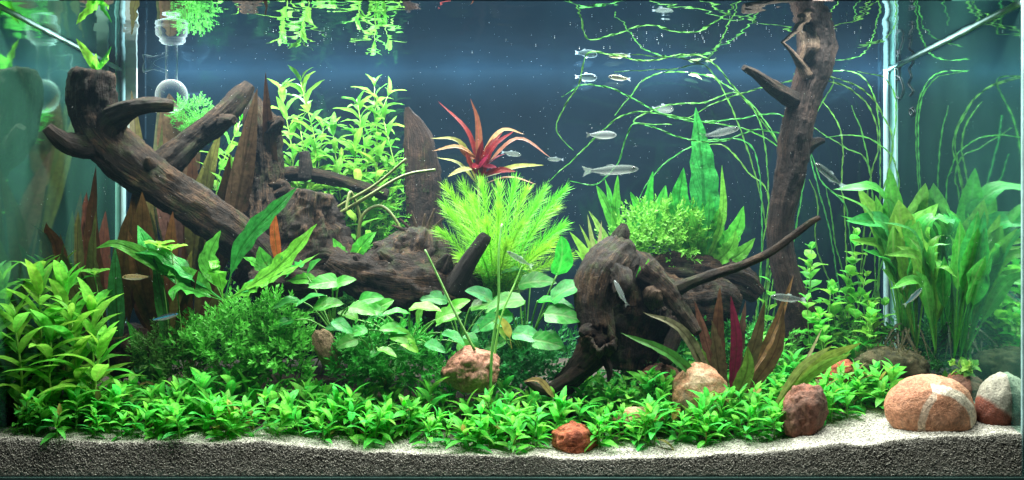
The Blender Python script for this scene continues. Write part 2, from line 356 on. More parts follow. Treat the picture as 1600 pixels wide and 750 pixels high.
# marker scribble on the outside of the right pane
M_INK = plain('marker_ink', (0.01, 0.015, 0.015), 0.6)
def scribble(pts):
    P3 = [Vector((X1 - 0.0012, y, z)) for (y, z) in [tuple(p) for p in spline(pts, 8)]]
    part('marker_scribble', mesh_from('marker_scribble', *tube_data(P3, 0.0008, 5), M_INK))
def wallpt(px, py):   # point of the right pane seen at this pixel
    d = X1 * F / (px - CX); return (d - D0, ZC - (py - CY) / F * d)
scribble([wallpt(*p) for p in [(1405, 75), (1399, 92), (1404, 108), (1412, 92), (1408, 78), (1403, 90), (1406, 120), (1400, 128), (1399, 146), (1406, 154), (1412, 140), (1407, 122), (1400, 118)]])
scribble([wallpt(*p) for p in [(1424, 78), (1420, 88), (1427, 96), (1421, 108), (1424, 120), (1420, 131), (1427, 142), (1422, 150)]])
scribble([wallpt(*p) for p in [(1428, 168), (1422, 172), (1424, 180), (1429, 176), (1426, 170)]])

# ------------------------------------------------------------------ sand bed
m, nt, out = new_mat('sand'); L = nt.links
geo = N(nt, 'ShaderNodeNewGeometry')
vo = N(nt, 'ShaderNodeTexVoronoi'); setin(vo, Scale=620.0); L.new(geo.outputs['Position'], vo.inputs['Vector'])
nz = N(nt, 'ShaderNodeTexNoise'); setin(nz, Scale=24.0, Detail=5.0); L.new(geo.outputs['Position'], nz.inputs['Vector'])
rp = ramp(nt, [(0.0, (0.05, 0.05, 0.045)), (0.35, (0.30, 0.29, 0.25)), (1.0, (0.70, 0.68, 0.60))]); 
sepc = N(nt, 'ShaderNodeSeparateColor'); L.new(vo.outputs['Color'], sepc.inputs[0]); L.new(sepc.outputs[0], rp.inputs[0])
mr = N(nt, 'ShaderNodeMapRange'); setin(mr, From_Min=0.3, From_Max=0.7, To_Min=0.65, To_Max=1.1); L.new(nz.outputs['Fac'], mr.inputs['Value'])
mul = mixc(nt, 'MULTIPLY', 1.0); L.new(rp.outputs[0], mul.inputs[6]); L.new(mr.outputs[0], mul.inputs[7])
sy = N(nt, 'ShaderNodeSeparateXYZ'); L.new(geo.outputs['Position'], sy.inputs[0])
# planted dark soil lies behind the strip of pale sand; the strip is wider at the right end
wx = N(nt, 'ShaderNodeMapRange'); setin(wx, From_Min=0.28, From_Max=0.5, To_Min=0.0, To_Max=-0.09); L.new(sy.outputs['X'], wx.inputs['Value'])
yy = N(nt, 'ShaderNodeMath', operation='ADD'); L.new(sy.outputs['Y'], yy.inputs[0]); L.new(wx.outputs[0], yy.inputs[1])
y2 = N(nt, 'ShaderNodeMath', operation='MULTIPLY_ADD'); y2.inputs[1].default_value = 0.05; L.new(nz.outputs['Fac'], y2.inputs[0]); L.new(yy.outputs[0], y2.inputs[2])
so = N(nt, 'ShaderNodeMapRange'); setin(so, From_Min=0.062, From_Max=0.080); L.new(y2.outputs[0], so.inputs['Value'])
soil = mixc(nt); L.new(so.outputs[0], soil.inputs[0]); L.new(mul.outputs[2], soil.inputs[6])
sd_ = mixc(nt, 'MULTIPLY', 1.0); L.new(rp.outputs[0], sd_.inputs[6]); sd_.inputs[7].default_value = (0.11, 0.08, 0.055, 1); L.new(sd_.outputs[2], soil.inputs[7])
bs = N(nt, 'ShaderNodeBsdfPrincipled'); setin(bs, Roughness=0.85); L.new(soil.outputs[2], bs.inputs['Base Color'])
bp = N(nt, 'ShaderNodeBump'); setin(bp, Strength=0.8, Distance=0.0015); L.new(vo.outputs['Distance'], bp.inputs['Height']); L.new(bp.outputs[0], bs.inputs['Normal'])
L.new(bs.outputs[0], out.inputs['Surface']); M_SAND = m
nx, ny = 220, 70
v = []; f = []
xs = [X0 + (X1 - X0) * i / nx for i in range(nx + 1)]
for j in range(ny + 1):
    for x in xs:
        y = YF + 0.0006 + (YB - YF - 0.0006) * j / ny
        v.append((x, y, sand_z(x, y)))
W = nx + 1
for j in range(ny):
    for i in range(nx):
        a = j * W + i; f.append((a, a + 1, a + W + 1, a + W))
rows = 6; base = len(v)
for k in range(1, rows + 1):
    for x in xs:
        v.append((x, YF + 0.0006, sand_z(x, YF) * (1 - k / rows) + 0.0005 * (k / rows)))
for k in range(rows):
    for i in range(nx):
        a = (base + (k - 1) * W + i) if k else i
        b = base + k * W + i
        f.append((a, b, b + 1, a + 1))
tag(link('sand_bed', mesh_from('sand_bed', v, f, M_SAND)), kind='structure')

# loose grains lying on the sand edge and pressed against the front glass
m, nt, out = new_mat('gravel'); L = nt.links
geo = N(nt, 'ShaderNodeNewGeometry')
rp = ramp(nt, [(0.0, (0.03, 0.03, 0.026)), (0.2, (0.13, 0.13, 0.10)), (0.5, (0.34, 0.34, 0.28)), (0.85, (0.66, 0.64, 0.56)), (1.0, (0.80, 0.78, 0.72))])
at = N(nt, 'ShaderNodeAttribute'); at.attribute_name = 'shade'
L.new(at.outputs['Fac'], rp.inputs[0])
bs = N(nt, 'ShaderNodeBsdfPrincipled'); setin(bs, Roughness=0.5); L.new(rp.outputs[0], bs.inputs['Base Color']); L.new(bs.outputs[0], out.inputs['Surface']); M_GRAIN = m
def grains(name, pts, sizes, shades, mat, kind='stuff'):
    rng = np.random.default_rng(5)
    n = len(pts); pts = np.asarray(pts); sizes = np.asarray(sizes)
    octa = np.array([(1, 0, 0), (-1, 0, 0), (0, 1, 0), (0, -1, 0), (0, 0, 1), (0, 0, -1)], float)
    tri = np.array([(0, 2, 4), (2, 1, 4), (1, 3, 4), (3, 0, 4), (2, 0, 5), (1, 2, 5), (3, 1, 5), (0, 3, 5)])
    q = rng.normal(size=(n, 4)); q /= np.linalg.norm(q, axis=1)[:, None]
    w, x, y, z = q.T
    Rm = np.stack([1 - 2 * (y * y + z * z), 2 * (x * y - z * w), 2 * (x * z + y * w), 2 * (x * y + z * w), 1 - 2 * (x * x + z * z), 2 * (y * z - x * w), 2 * (x * z - y * w), 2 * (y * z + x * w), 1 - 2 * (x * x + y * y)], 1).reshape(n, 3, 3)
    loc = octa[None] * (sizes[:, None, None] * rng.uniform(0.6, 1.3, (n, 6, 1)))
    V = np.einsum('nij,nkj->nki', Rm, loc) + pts[:, None, :]
    V = V.reshape(-1, 3); Fc = (tri[None] + 6 * np.arange(n)[:, None, None]).reshape(-1, 3)
    me = bpy.data.meshes.new(name); me.vertices.add(len(V)); me.vertices.foreach_set('co', V.ravel().astype(np.float32))
    me.loops.add(Fc.size); me.loops.foreach_set('vertex_index', Fc.ravel().astype(np.int32))
    me.polygons.add(len(Fc)); me.polygons.foreach_set('loop_start', np.arange(0, Fc.size, 3, dtype=np.int32)); me.polygons.foreach_set('loop_total', np.full(len(Fc), 3, np.int32))
    at = me.attributes.new('shade', 'FLOAT', 'POINT'); at.data.foreach_set('value', np.repeat(shades, 6).astype(np.float32))
    me.update(calc_edges=True); me.materials.append(mat)
    return link(name, me, kind=kind)
rng = np.random.default_rng(3)
pts = []; sz = []; sh = []
for k in range(42000):                       # the layer seen through the front glass: pale sand on top, darker soil below
    x = rng.uniform(X0 + 0.003, X1 - 0.003); h = sand_z(x, 0.0); t = rng.uniform(0, 1) ** 0.9
    z = h - t * (h - 0.001); dep = (h - z)
    pts.append((x, YF + rng.uniform(0.0002, 0.0018), z)); sz.append(rng.uniform(0.0004, 0.0010))
    cap = 0.010 + 0.005 * noise.noise(Vector((x * 25, 0, 0)))
    pale = 1 if dep < cap else 0
    s = rng.uniform(0.45, 1.0) if pale and rng.random() < 0.9 else 0.2 + rng.beta(2.0, 2.2) * 0.8
    sh.append(s)
for k in range(26000):
    x = rng.uniform(X0 + 0.003, X1 - 0.003); y = YF + abs(rng.normal(0, 0.05))
    if y > (0.03 if x < .28 else .03 + min(.09, (x - .28) * .4)): continue
    pts.append((x, 0.001 + y, sand_z(x, y) + rng.uniform(-0.0004, 0.0005))); sz.append(rng.uniform(0.0005, 0.0011)); sh.append(rng.uniform(0.35, 1.0) if rng.random() < 0.88 else rng.uniform(0, 0.3))
grains('gravel', pts, sz, np.array(sh), M_GRAIN)

# ------------------------------------------------------------------ water
m, nt, out = new_mat('water_surface'); L = nt.links
fr = N(nt, 'ShaderNodeFresnel'); fr.inputs['IOR'].default_value = 1.33
tr = N(nt, 'ShaderNodeBsdfTransparent'); gl = N(nt, 'ShaderNodeBsdfGlossy'); gl.inputs['Roughness'].default_value = 0.02; gl.inputs['Color'].default_value = (0.82, 0.9, 0.95, 1)
mx = N(nt, 'ShaderNodeMixShader'); L.new(fr.outputs[0], mx.inputs[0]); L.new(tr.outputs[0], mx.inputs[1]); L.new(gl.outputs[0], mx.inputs[2]); L.new(mx.outputs[0], out.inputs['Surface'])
nx, ny = 260, 110; v = []; f = []
for j in range(ny + 1):
    for i in range(nx + 1):
        x = X0 + (X1 - X0) * i / nx; y = YF + (YB - YF) * j / ny
        calm = 0.35 + 0.65 * max(0, noise.noise(Vector((x * 3.2 + 4, y * 3, 9))) + 0.35)
        z = 0.00030 * noise.noise(Vector((x * 20, y * 26, 0.5))) + 0.00018 * calm * noise.noise(Vector((x * 70, y * 80, 4.5)))
        v.append((x, y, WATER_Z + z))
W = nx + 1
for j in range(ny):
    for i in range(nx):
        a = j * W + i; f.append((a, a + 1, a + W + 1, a + W))
tag(link('water_surface', mesh_from('water_surface', v, f, m)), kind='structure')
m, nt, out = new_mat('water'); pv = N(nt, 'ShaderNodeVolumePrincipled')
pv.inputs['Color'].default_value = (0.42, 0.72, 1.0, 1); pv.inputs['Density'].default_value = 0.05; pv.inputs['Anisotropy'].default_value = 0.2
nt.links.new(pv.outputs[0], out.inputs['Volume'])
tag(link('water', box_mesh('water', (X0 - 0.001, YF - 0.0002, -0.0002), (X1 + 0.001, YB + 0.001, WATER_Z + 0.004), m)), kind='stuff')
# ------------------------------------------------------------------ driftwood
def fbm(p, o=4):
    return noise.fractal(p, 1.0, 2.0, o)
def wood_mesh(ctrl, seed, amp=0.16, freq=22.0, nseg=26, ridge=0.10, cap_end=True, hollow=False, step=0.0024, mat=M_WOOD, flat=1.0):
    """ctrl: (px, py, y, radius px)"""
    nseg = int(nseg * 1.9); pts = []
    for (px, py, y, r) in ctrl:
        p = P(px, py, y); pts.append((p.x, p.y, p.z, S(r, y)))
    s = spline(pts, 10)
    # resample evenly
    q = [Vector(a[:3]) for a in s]; rr = [a[3] for a in s]
    acc = [0.0]
    for a, b in zip(q, q[1:]): acc.append(acc[-1] + (b - a).length)
    n = max(6, int(acc[-1] / step)); P3 = []; RR = []
    j = 0
    for k in range(n + 1):
        t = acc[-1] * k / n
        while j < len(acc) - 2 and acc[j + 1] < t: j += 1
        u = (t - acc[j]) / max(1e-9, acc[j + 1] - acc[j])
        P3.append(q[j].lerp(q[j + 1], u)); RR.append(max(0.0004, rr[j] + (rr[j + 1] - rr[j]) * u))
    T, U, V = frames(P3)
    sd = Vector((seed * 7.13, seed * 3.7, seed * 1.9))
    v = []; uv = []; f = []
    def ring(c, i, r, sink=0.0):
        for j in range(nseg):
            a = 2 * math.pi * j / nseg
            d = U[i] * math.cos(a) + V[i] * math.sin(a); d = Vector((d.x, d.y * flat, d.z))
            p = c + d * r
            rg = 1 - abs(noise.noise(Vector((math.cos(a) * 3.1, math.sin(a) * 3.1, acc[-1] * i / n * 26)) + sd * 1.3)) * 2
            sl = acc[-1] * i / n; ca, sa = math.cos(a), math.sin(a)
            # bark that flows along the limb
            k = 1 + 1.35 * amp * (0.75 * fbm(Vector((ca * 1.5, sa * 1.5, sl * 15)) + sd) + 0.55 * fbm(p * freq + sd)) + amp * 0.40 * rg \
                + amp * 0.85 * fbm(Vector((ca * 5.5, sa * 5.5, sl * 34)) + sd, 4) + amp * 0.35 * fbm(p * 170 + sd, 3)
            g = noise.noise(Vector((math.cos(a) * 2.6, math.sin(a) * 2.6, acc[-1] * i / n * 9)) + sd)
            k += -ridge * 2.2 * max(0, 0.28 - abs(g)) + ridge * 0.3
            v.append(c + d * r * max(0.25, k) + T[i] * sink * (0.5 + fbm(p * freq * 2 + sd)))
            uv.append((acc[-1] * i / n * 4, 2 * abs(j / nseg - 0.5)))
    for i in range(n + 1): ring(P3[i], i, RR[i])
    for i in range(n):
        for j in range(nseg):
            k = (j + 1) % nseg
            f.append((i * nseg + j, i * nseg + k, (i + 1) * nseg + k, (i + 1) * nseg + j))
    def cap(i, sgn):
        last = i * nseg
        rings = [(0.9, 0.10), (0.62, 0.08), (0.3, 0.02)] if not hollow else [(0.85, 0.08), (0.68, -0.3), (0.55, -1.2), (0.3, -1.5)]
        for (s_, dz) in rings:
            st = len(v); ring(P3[i] + T[i] * sgn * RR[i] * dz, i, RR[i] * s_, sgn * RR[i] * 0.12)
            for j in range(nseg):
                k = (j + 1) % nseg
                q4 = (last + j, last + k, st + k, st + j)
                f.append(q4 if sgn > 0 else q4[::-1])
            last = st
        v.append(P3[i] + T[i] * sgn * RR[i] * rings[-1][1]); uv.append((0.5, 0.5)); c = len(v) - 1
        for j in range(nseg):
            k = (j + 1) % nseg
            f.append((last + j, last + k, c) if sgn > 0 else (last + k, last + j, c))
    cap(n, 1); cap(0, -1)
    return v, f, uv, mat
def wood_part(name, parent, ctrl, seed, **k):
    v, f, uv, mat = wood_mesh(ctrl, seed, **k)
    o = parent.location
    return link(name, mesh_from(name, [p - o for p in v], f, mat, uvs=uv), parent)

# the great log that leans from the left
log = empty('driftwood_log', P(395, 385, 0.2), 'thick dark driftwood log leaning up to a sawn stump topped with a green sprig', 'driftwood')
wood_part('trunk', log, [(430, 430, .22, 31), (392, 386, .21, 33), (345, 350, .20, 33), (290, 314, .19, 32), (235, 276, .18, 34), (182, 234, .175, 37), (150, 192, .17, 36), (143, 145, .17, 36), (147, 116, .17, 33)], 1, amp=0.11, ridge=0.06, nseg=34)
wood_part('branch', log, [(170, 205, .16, 24), (180, 184, .15, 20), (205, 170, .13, 14), (235, 164, .12, 12), (262, 165, .11, 11), (270, 166, .11, 9)], 2, amp=0.12, nseg=20)
wood_part('branch', log, [(160, 226, .165, 22), (128, 228, .15, 20), (102, 222, .13, 15), (85, 210, .115, 11), (74, 199, .11, 8)], 3, amp=0.12, nseg=20)
b = wood_part('branch', log, [(240, 278, .20, 24), (270, 248, .21, 22), (300, 220, .22, 18), (345, 184, .23, 18), (375, 152, .24, 15), (390, 133, .245, 9)], 4, amp=0.14, ridge=0.14, nseg=24, mat=M_WOOD2)
wood_part('knot', log, [(345, 190, .222, 12), (358, 188, .205, 9), (366, 188, .195, 6)], 5, nseg=14)
wood_part('knot', log, [(236, 258, .15, 10), (232, 250, .143, 6), (231, 246, .14, 3)], 6, nseg=12)

stump = empty('driftwood_stump', P(450, 420, 0.27), 'rough barked upright stump with crumbling grey knots behind the long green leaf', 'driftwood')
wood_part('trunk', stump, [(432, 440, .27, 56), (425, 380, .27, 44), (415, 315, .27, 32), (412, 260, .275, 27), (410, 215, .28, 25), (402, 180, .28, 19), (397, 156, .28, 9), (396, 146, .28, 3)], 7, amp=0.24, ridge=0.16, nseg=34, mat=M_WOOD2)
wood_part('knot', stump, [(500, 430, .22, 50), (492, 380, .22, 44), (486, 335, .22, 36), (490, 304, .22, 29)], 8, amp=0.3, ridge=0.2, nseg=30, mat=M_WOOD2)
wood_part('branch', stump, [(420, 275, .29, 12), (470, 272, .29, 11), (520, 280, .29, 10), (560, 292, .29, 9), (605, 305, .29, 8)], 9, nseg=16)
wood_part('branch', stump, [(476, 280, .285, 10), (478, 260, .285, 9), (476, 238, .285, 7)], 10, nseg=14, mat=M_BLACK)

root = empty('driftwood_root', P(640, 460, 0.2), 'sprawling brown root mass with a frayed crest in the tank middle', 'driftwood')
wood_part('trunk', root, [(515, 408, .18, 16), (550, 425, .18, 28), (600, 440, .18, 40), (660, 445, .19, 44), (715, 452, .2, 36), (740, 470, .2, 20)], 11, amp=0.2, ridge=0.16, nseg=30)
wood_part('knot', root, [(645, 440, .23, 66), (650, 410, .23, 60), (655, 382, .235, 44), (658, 362, .24, 24)], 12, amp=0.28, ridge=0.2, nseg=34, mat=M_WOOD2)
wood_part('branch', root, [(470, 420, .2, 20), (510, 400, .19, 16), (535, 412, .18, 14)], 13, amp=0.2, nseg=16)
wood_part('branch', root, [(400, 445, .18, 24), (440, 438, .18, 26), (490, 445, .18, 24), (530, 440, .18, 20)], 14, amp=0.25, nseg=20)
wood_part('branch', root, [(708, 450, .17, 20), (720, 430, .16, 15), (738, 400, .15, 12.5), (756, 374, .145, 11), (760, 368, .144, 9)], 15, amp=0.06, ridge=0.02, nseg=18, mat=M_BLACK)
for k, (dx, dy) in enumerate([(-22, -14), (-10, -26), (4, -22), (14, -30), (24, -16), (-30, -4)]):
    wood_part('splinter', root, [(658 + dx * 0.5, 372, .22, 4), (658 + dx * 0.8, 362 + dy * .3, .22, 3), (658 + dx * 1.5, 356 + dy, .215, 1.2)], 60 + k, nseg=8, mat=M_CUT)

for k, (a, b, c, d) in enumerate([(610, 412, 592, 392), (690, 425, 702, 398), (570, 420, 556, 398)]):
    wood_part('splinter', root, [(a, b, .175, 12), ((a + c) / 2, (b + d) / 2, .165, 9), (c, d, .16, 4)], 80 + k, amp=0.4, ridge=0.25, nseg=12)
for k, (a, b, c, d, r_) in enumerate([(425, 200, 440, 186, 9), (396, 240, 380, 232, 9), (432, 300, 450, 290, 12), (470, 320, 462, 298, 12), (510, 330, 524, 318, 11), (405, 330, 388, 322, 11)]):
    wood_part('knot', stump, [(a, b, .262, r_ * 1.4), ((a + c) / 2, (b + d) / 2, .25, r_), (c, d, .245, r_ * .45)], 90 + k, amp=0.45, ridge=0.3, nseg=12, mat=M_WOOD2)
shard = empty('wood_shard', P(655, 390, 0.33), 'tall split driftwood shard standing upright behind the root mass', 'driftwood')
wood_part('trunk', shard, [(664, 400, .33, 27), (662, 330, .33, 26), (660, 270, .33, 25), (655, 225, .33, 21), (648, 200, .33, 15), (640, 182, .33, 9), (636, 168, .33, 3)], 16, amp=0.13, ridge=0.2, nseg=28, flat=0.55, mat=M_TRUNK)
wood_part('splinter', shard, [(662, 300, .325, 16), (664, 250, .325, 15), (663, 222, .325, 11), (660, 208, .325, 5)], 17, amp=0.15, ridge=0.2, nseg=20, flat=0.6, mat=M_WOOD2)

bent = empty('driftwood_stump', P(930, 560, 0.12), 'bent grey brown driftwood stump with a round knot hole', 'driftwood')
wood_part('trunk', bent, [(968, 395, .16, 30), (957, 408, .14, 33), (943, 425, .125, 35), (930, 455, .115, 31), (929, 490, .11, 27), (934, 520, .105, 25), (926, 550, .105, 24), (905, 575, .11, 20), (880, 602, .12, 16), (858, 632, .12, 11)], 18, amp=0.13, ridge=0.08, nseg=34, mat=M_WOOD2)
wood_part('branch', bent, [(962, 402, .15, 20), (966, 380, .15, 16), (972, 362, .15, 12), (975, 350, .15, 5)], 19, amp=0.16, nseg=18)
wood_part('knot_hole', bent, [(934, 545, .10, 24), (938, 532, .082, 25), (940, 524, .073, 24)], 20, amp=0.28, ridge=0.25, nseg=26, hollow=True)
wood_part('knot', bent, [(925, 520, .09, 14), (912, 518, .075, 9), (908, 522, .07, 5)], 21, amp=0.3, nseg=14)
wood_part('knot', bent, [(965, 425, .1, 15), (972, 440, .085, 12), (968, 458, .08, 7)], 71, amp=0.4, ridge=0.25, nseg=16)
wood_part('splinter', bent, [(945, 560, .095, 7), (952, 580, .09, 5), (950, 596, .09, 2)], 74, amp=0.3, nseg=10)
wood_part('root_spur', bent, [(905, 580, .10, 12), (880, 596, .09, 9), (850, 610, .08, 7), (822, 596, .07, 4)], 22, amp=0.2, nseg=12)
wood_part('root_spur', bent, [(868, 610, .11, 14), (862, 632, .10, 10), (845, 640, .09, 5)], 23, amp=0.25, nseg=12)

mass = empty('driftwood_root', P(1040, 520, 0.2), 'dark low root mass with one thin bare branch rising towards the tall trunk', 'driftwood')
wood_part('trunk', mass, [(985, 410, .2, 24), (996, 440, .18, 42), (1000, 480, .18, 52), (992, 525, .18, 46), (985, 575, .18, 36)], 24, amp=0.2, ridge=0.14, nseg=32)
wood_part('branch', mass, [(1020, 425, .24, 26), (1065, 425, .24, 26), (1110, 430, .25, 24), (1160, 440, .25, 22), (1185, 460, .25, 14)], 25, amp=0.25, ridge=0.2, nseg=26)
wood_part('branch', mass, [(1010, 470, .2, 40), (1060, 475, .21, 38), (1120, 470, .22, 32), (1150, 480, .22, 20)], 26, amp=0.22, nseg=26)
wood_part('bare_branch', mass, [(1045, 458, .13, 13), (1075, 444, .12, 9), (1120, 428, .10, 7.5), (1170, 410, .09, 6.5), (1210, 390, .08, 6), (1245, 364, .075, 5.5), (1266, 348, .07, 5), (1280, 340, .07, 4)], 27, amp=0.13, nseg=14, mat=M_WOOD2)
wood_part('branch', mass, [(1010, 425, .14, 20), (1040, 450, .125, 15), (1055, 470, .12, 12), (1075, 500, .11, 10), (1090, 520, .1, 6)], 28, amp=0.3, ridge=0.25, nseg=18, mat=M_WOOD2)
wood_part('branch', mass, [(1062, 500, .15, 12), (1050, 535, .14, 11), (1040, 565, .13, 10)], 29, amp=0.2, nseg=16)
wood_part('knot', mass, [(1022, 470, .14, 15), (1020, 460, .12, 14), (1024, 452, .115, 9)], 30, amp=0.3, nseg=14, mat=M_CUT)

trunk = empty('tall_driftwood', P(1262, 525, 0.27), 'tall slender brown driftwood trunk rising through the water surface', 'driftwood')
wood_part('trunk', trunk, [(1266, 540, .28, 36), (1247, 490, .27, 26), (1228, 430, .26, 20), (1218, 370, .255, 19), (1224, 320, .25, 20), (1236, 270, .25, 23), (1243, 215, .25, 24), (1254, 165, .25, 23), (1268, 115, .25, 26), (1276, 70, .25, 29), (1280, 40, .25, 26), (1284, 10, .25, 26)], 31, amp=0.10, ridge=0.06, nseg=32, mat=M_TRUNK)
wood_part('branch', trunk, [(1248, 160, .245, 15), (1228, 150, .235, 13), (1205, 134, .22, 10), (1182, 117, .205, 7), (1162, 106, .19, 4.5)], 32, amp=0.15, nseg=16, mat=M_WOOD2)
wood_part('branch', trunk, [(1255, 235, .25, 12), (1268, 226, .25, 9), (1280, 221, .25, 6), (1288, 220, .25, 3)], 33, amp=0.22, nseg=14)
wood_part('branch', trunk, [(1262, 118, .235, 10), (1252, 102, .23, 7), (1236, 80, .22, 3.5), (1222, 66, .215, 2), (1207, 53, .21, 1.5)], 34, amp=0.15, nseg=10, mat=M_CUT)
wood_part('bark_patch', trunk, [(1258, 95, .235, 9), (1266, 78, .23, 12), (1270, 60, .23, 10)], 35, amp=0.2, nseg=16, mat=M_CUT)
# ------------------------------------------------------------------ rocks
ROCKS = []
def rock(name, label, px, py, y, w, h, d, seed, mat, rot=(0, 0, 0), amp=0.22, freq=1.3, sub=5, facet=0.0):
    bm = bmesh.new(); bmesh.ops.create_icosphere(bm, subdivisions=sub, radius=1.0)
    sd = Vector((seed * 3.1, seed * 1.7, seed * 5.3))
    for vtx in bm.verts:
        p = vtx.co.copy()
        k = 1 + amp * fbm(p * freq + sd) + amp * 0.22 * fbm(p * freq * 5 + sd, 5) + .012 * fbm(p * 14 + sd, 3)
        if facet: k -= facet * max(0.0, 0.25 - abs(noise.noise(p * 1.6 + sd)))
        vtx.co = p * k
    me = bpy.data.meshes.new(name); bm.to_mesh(me); bm.free()
    me.polygons.foreach_set('use_smooth', [True] * len(me.polygons)); me.materials.append(mat)
    c = P(px, py, y)
    o = link(name, me); o.location = c; o.scale = (S(w / 2, y), S(d / 2, y), S(h / 2, y)); o.rotation_euler = [math.radians(a) for a in rot]
    tag(o, label, 'rock'); ROCKS.append((c.x, y, S(w / 2, y), S(d / 2, y), py, h))
    return o
rock('red_rock', 'rust red broken rock at the front sand edge', 900, 690, .030, 78, 60, 56, 1, M_RED_ROCK, (5, 8, 20), 0.17, 1.2, facet=0.35)
rock('tan_rock', 'large upright tan and orange rock before the purple leaved plant', 1096, 618, .095, 88, 98, 66, 2, M_TAN_ROCK, (0, -12, 10), 0.16, 1.1)
rock('orange_rock', 'flat orange brown rock half buried in the carpet left of the tan rock', 998, 652, .075, 80, 34, 50, 3, M_TAN_ROCK, (0, 0, 0), 0.15)
rock('red_rock', 'lumpy red brown rock peeping out between the root mass and the tan rock', 1030, 590, .15, 66, 46, 46, 4, M_BROWN_ROCK, (0, 10, 0), 0.25, facet=0.4)
rock('brown_rock', 'rough grey brown rock with red patches in front of the grass blades', 1258, 642, .045, 76, 90, 60, 5, M_BROWN_ROCK, (0, 10, 30), 0.2, 1.3, facet=0.25)
rock('striped_boulder', 'smooth pale orange boulder crossed by a cream quartz stripe', 1455, 641, .040, 138, 112, 90, 6, M_STRIPED, (0, 6, 0), 0.07, 0.9)
rock('pale_pebble', 'upright grey white pebble with a red brown foot', 1558, 632, .040, 64, 100, 55, 7, M_PALE, (0, 10, 0), 0.10, 1.1)
rock('brown_rock', 'brown rock with a leafy sprig on top behind the pale pebble', 1512, 603, .15, 64, 48, 56, 8, M_BROWN_ROCK, (0, 0, 0), 0.2)
rock('brown_rock', 'smooth dark brown rock against the side glass behind the pale pebble', 1598, 612, .12, 50, 66, 60, 9, M_BROWN_ROCK, (0, 0, 0), 0.12)
rock('algae_rock', 'dark mossy mound of rock under the big sword plant', 1390, 578, .19, 116, 72, 80, 10, M_MOSSROCK, (0, 0, 0), 0.2, 1.6)
rock('orange_rock', 'small orange rock beside the dark mossy mound', 1308, 584, .17, 62, 42, 46, 11, M_RED_ROCK, (0, -15, 0), 0.2)
rock('pink_rock', 'dusty pink rock below the broad bluish leaves', 738, 578, .085, 88, 70, 60, 12, M_PINK_ROCK, (0, -8, 0), 0.2, 1.3, facet=0.3)
rock('tan_pebble', 'long tan pebble tilted among the dark moss', 511, 545, .10, 36, 66, 34, 13, M_TANPEB, (0, -28, 0), 0.16)
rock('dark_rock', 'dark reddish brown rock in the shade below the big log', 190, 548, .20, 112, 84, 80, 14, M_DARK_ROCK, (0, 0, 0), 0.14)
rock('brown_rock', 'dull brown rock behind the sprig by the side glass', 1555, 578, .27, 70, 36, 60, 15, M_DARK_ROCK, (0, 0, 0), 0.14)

# ------------------------------------------------------------------ leaves
def prof(kind, t):
    """half width (0..1) along the blade, t from stalk to tip"""
    if kind == 'lance': return max(0.0, math.sin(math.pi * t ** 0.80) ** 0.85)
    if kind == 'ovate': return max(0.0, math.sin(math.pi * t ** 0.62) ** 0.62)
    if kind == 'round': return max(0.0, 1 - (2 * t - 1) ** 2) ** 0.5
    if kind == 'spat': return max(0.0, math.sin(math.pi * t ** 1.5) ** 0.7)
    if kind == 'strap': return min(1.0, t * 9) * min(1.0, (1 - t) * 3.2 + 0.02) ** 0.7
    return math.sin(math.pi * t)
def blade_data(c, w, kind='lance', petiole=0.0, pw=0.06, fold=0.25, wave=0.0, wfreq=7, hint=Vector((0, -0.75, 0.65)), nu=12, nv=4, twist=0.0, ph=0.0, roll=0.0):
    """a leaf swept along the points of c (spline samples); w half width"""
    n = nu
    acc = [0.0]
    for a, b in zip(c, c[1:]): acc.append(acc[-1] + (b - a).length)
    L = acc[-1]
    def at(t):
        s = t * L; j = 0
        while j < len(acc) - 2 and acc[j + 1] < s: j += 1
        return c[j].lerp(c[j + 1], (s - acc[j]) / max(1e-9, acc[j + 1] - acc[j]))
    v = []; f = []; uv = []
    side = None
    for i in range(n + 1):
        t = i / n
        p = at(t); tg = (at(min(1, t + 0.03)) - at(max(0, t - 0.03))).normalized()
        s = tg.cross(hint)
        if s.length < 0.15: s = tg.cross(Vector((0.6, -0.3, 0.75)))
        s.normalize()
        if side is not None and s.dot(side) < 0: s = -s
        side = s.copy()
        nn = s.cross(tg).normalized()
        a = roll + twist * t
        if a:
            q = Quaternion(tg, a); s = q @ s; nn = q @ nn
        if t < petiole: hw = w * pw
        else: hw = max(w * pw * (1 - t) if petiole else 0.0, w * prof(kind, (t - petiole) / (1 - petiole)))
        hw = max(hw, w * 0.015)
        for j in range(nv + 1):
            q = 2 * j / nv - 1
            lift = fold * hw * abs(q) + wave * hw * (abs(q) ** 1.5) * math.sin(t * wfreq * 6.28 + (1.4 if q > 0 else 0) + ph)
            v.append(p + s * q * hw + nn * lift); uv.append((t, j / nv))
    for i in range(n):
        for j in range(nv):
            a = i * (nv + 1) + j
            f.append((a, a + 1, a + nv + 2, a + nv + 1))
    return v, f, uv
def leaf(parent, pts, w, color, mat=M_LEAF, name='leaf', label=None, **k):
    """pts: Vectors; w: half width in metres"""
    s = [Vector(a) for a in spline([tuple(p) for p in pts], 6)]
    for p in s: p.x = min(max(p.x, X0 + .004), X1 - .004); p.y = max(p.y, .006)
    k.setdefault('roll', rnd(-.55, .55))
    v, f, uv = blade_data(s, w, ph=rnd(0, 6), **k)
    o = parent.location
    ob = link(name, mesh_from(name, [p - o for p in v], f, mat, uvs=uv), parent, color=color)
    if label: ob['label'] = label
    return ob
def jit(c, a=0.18):
    k = rnd(1 - a, 1 + a); return (c[0] * k * rnd(.88, 1.12), c[1] * k, c[2] * k * rnd(.85, 1.15))

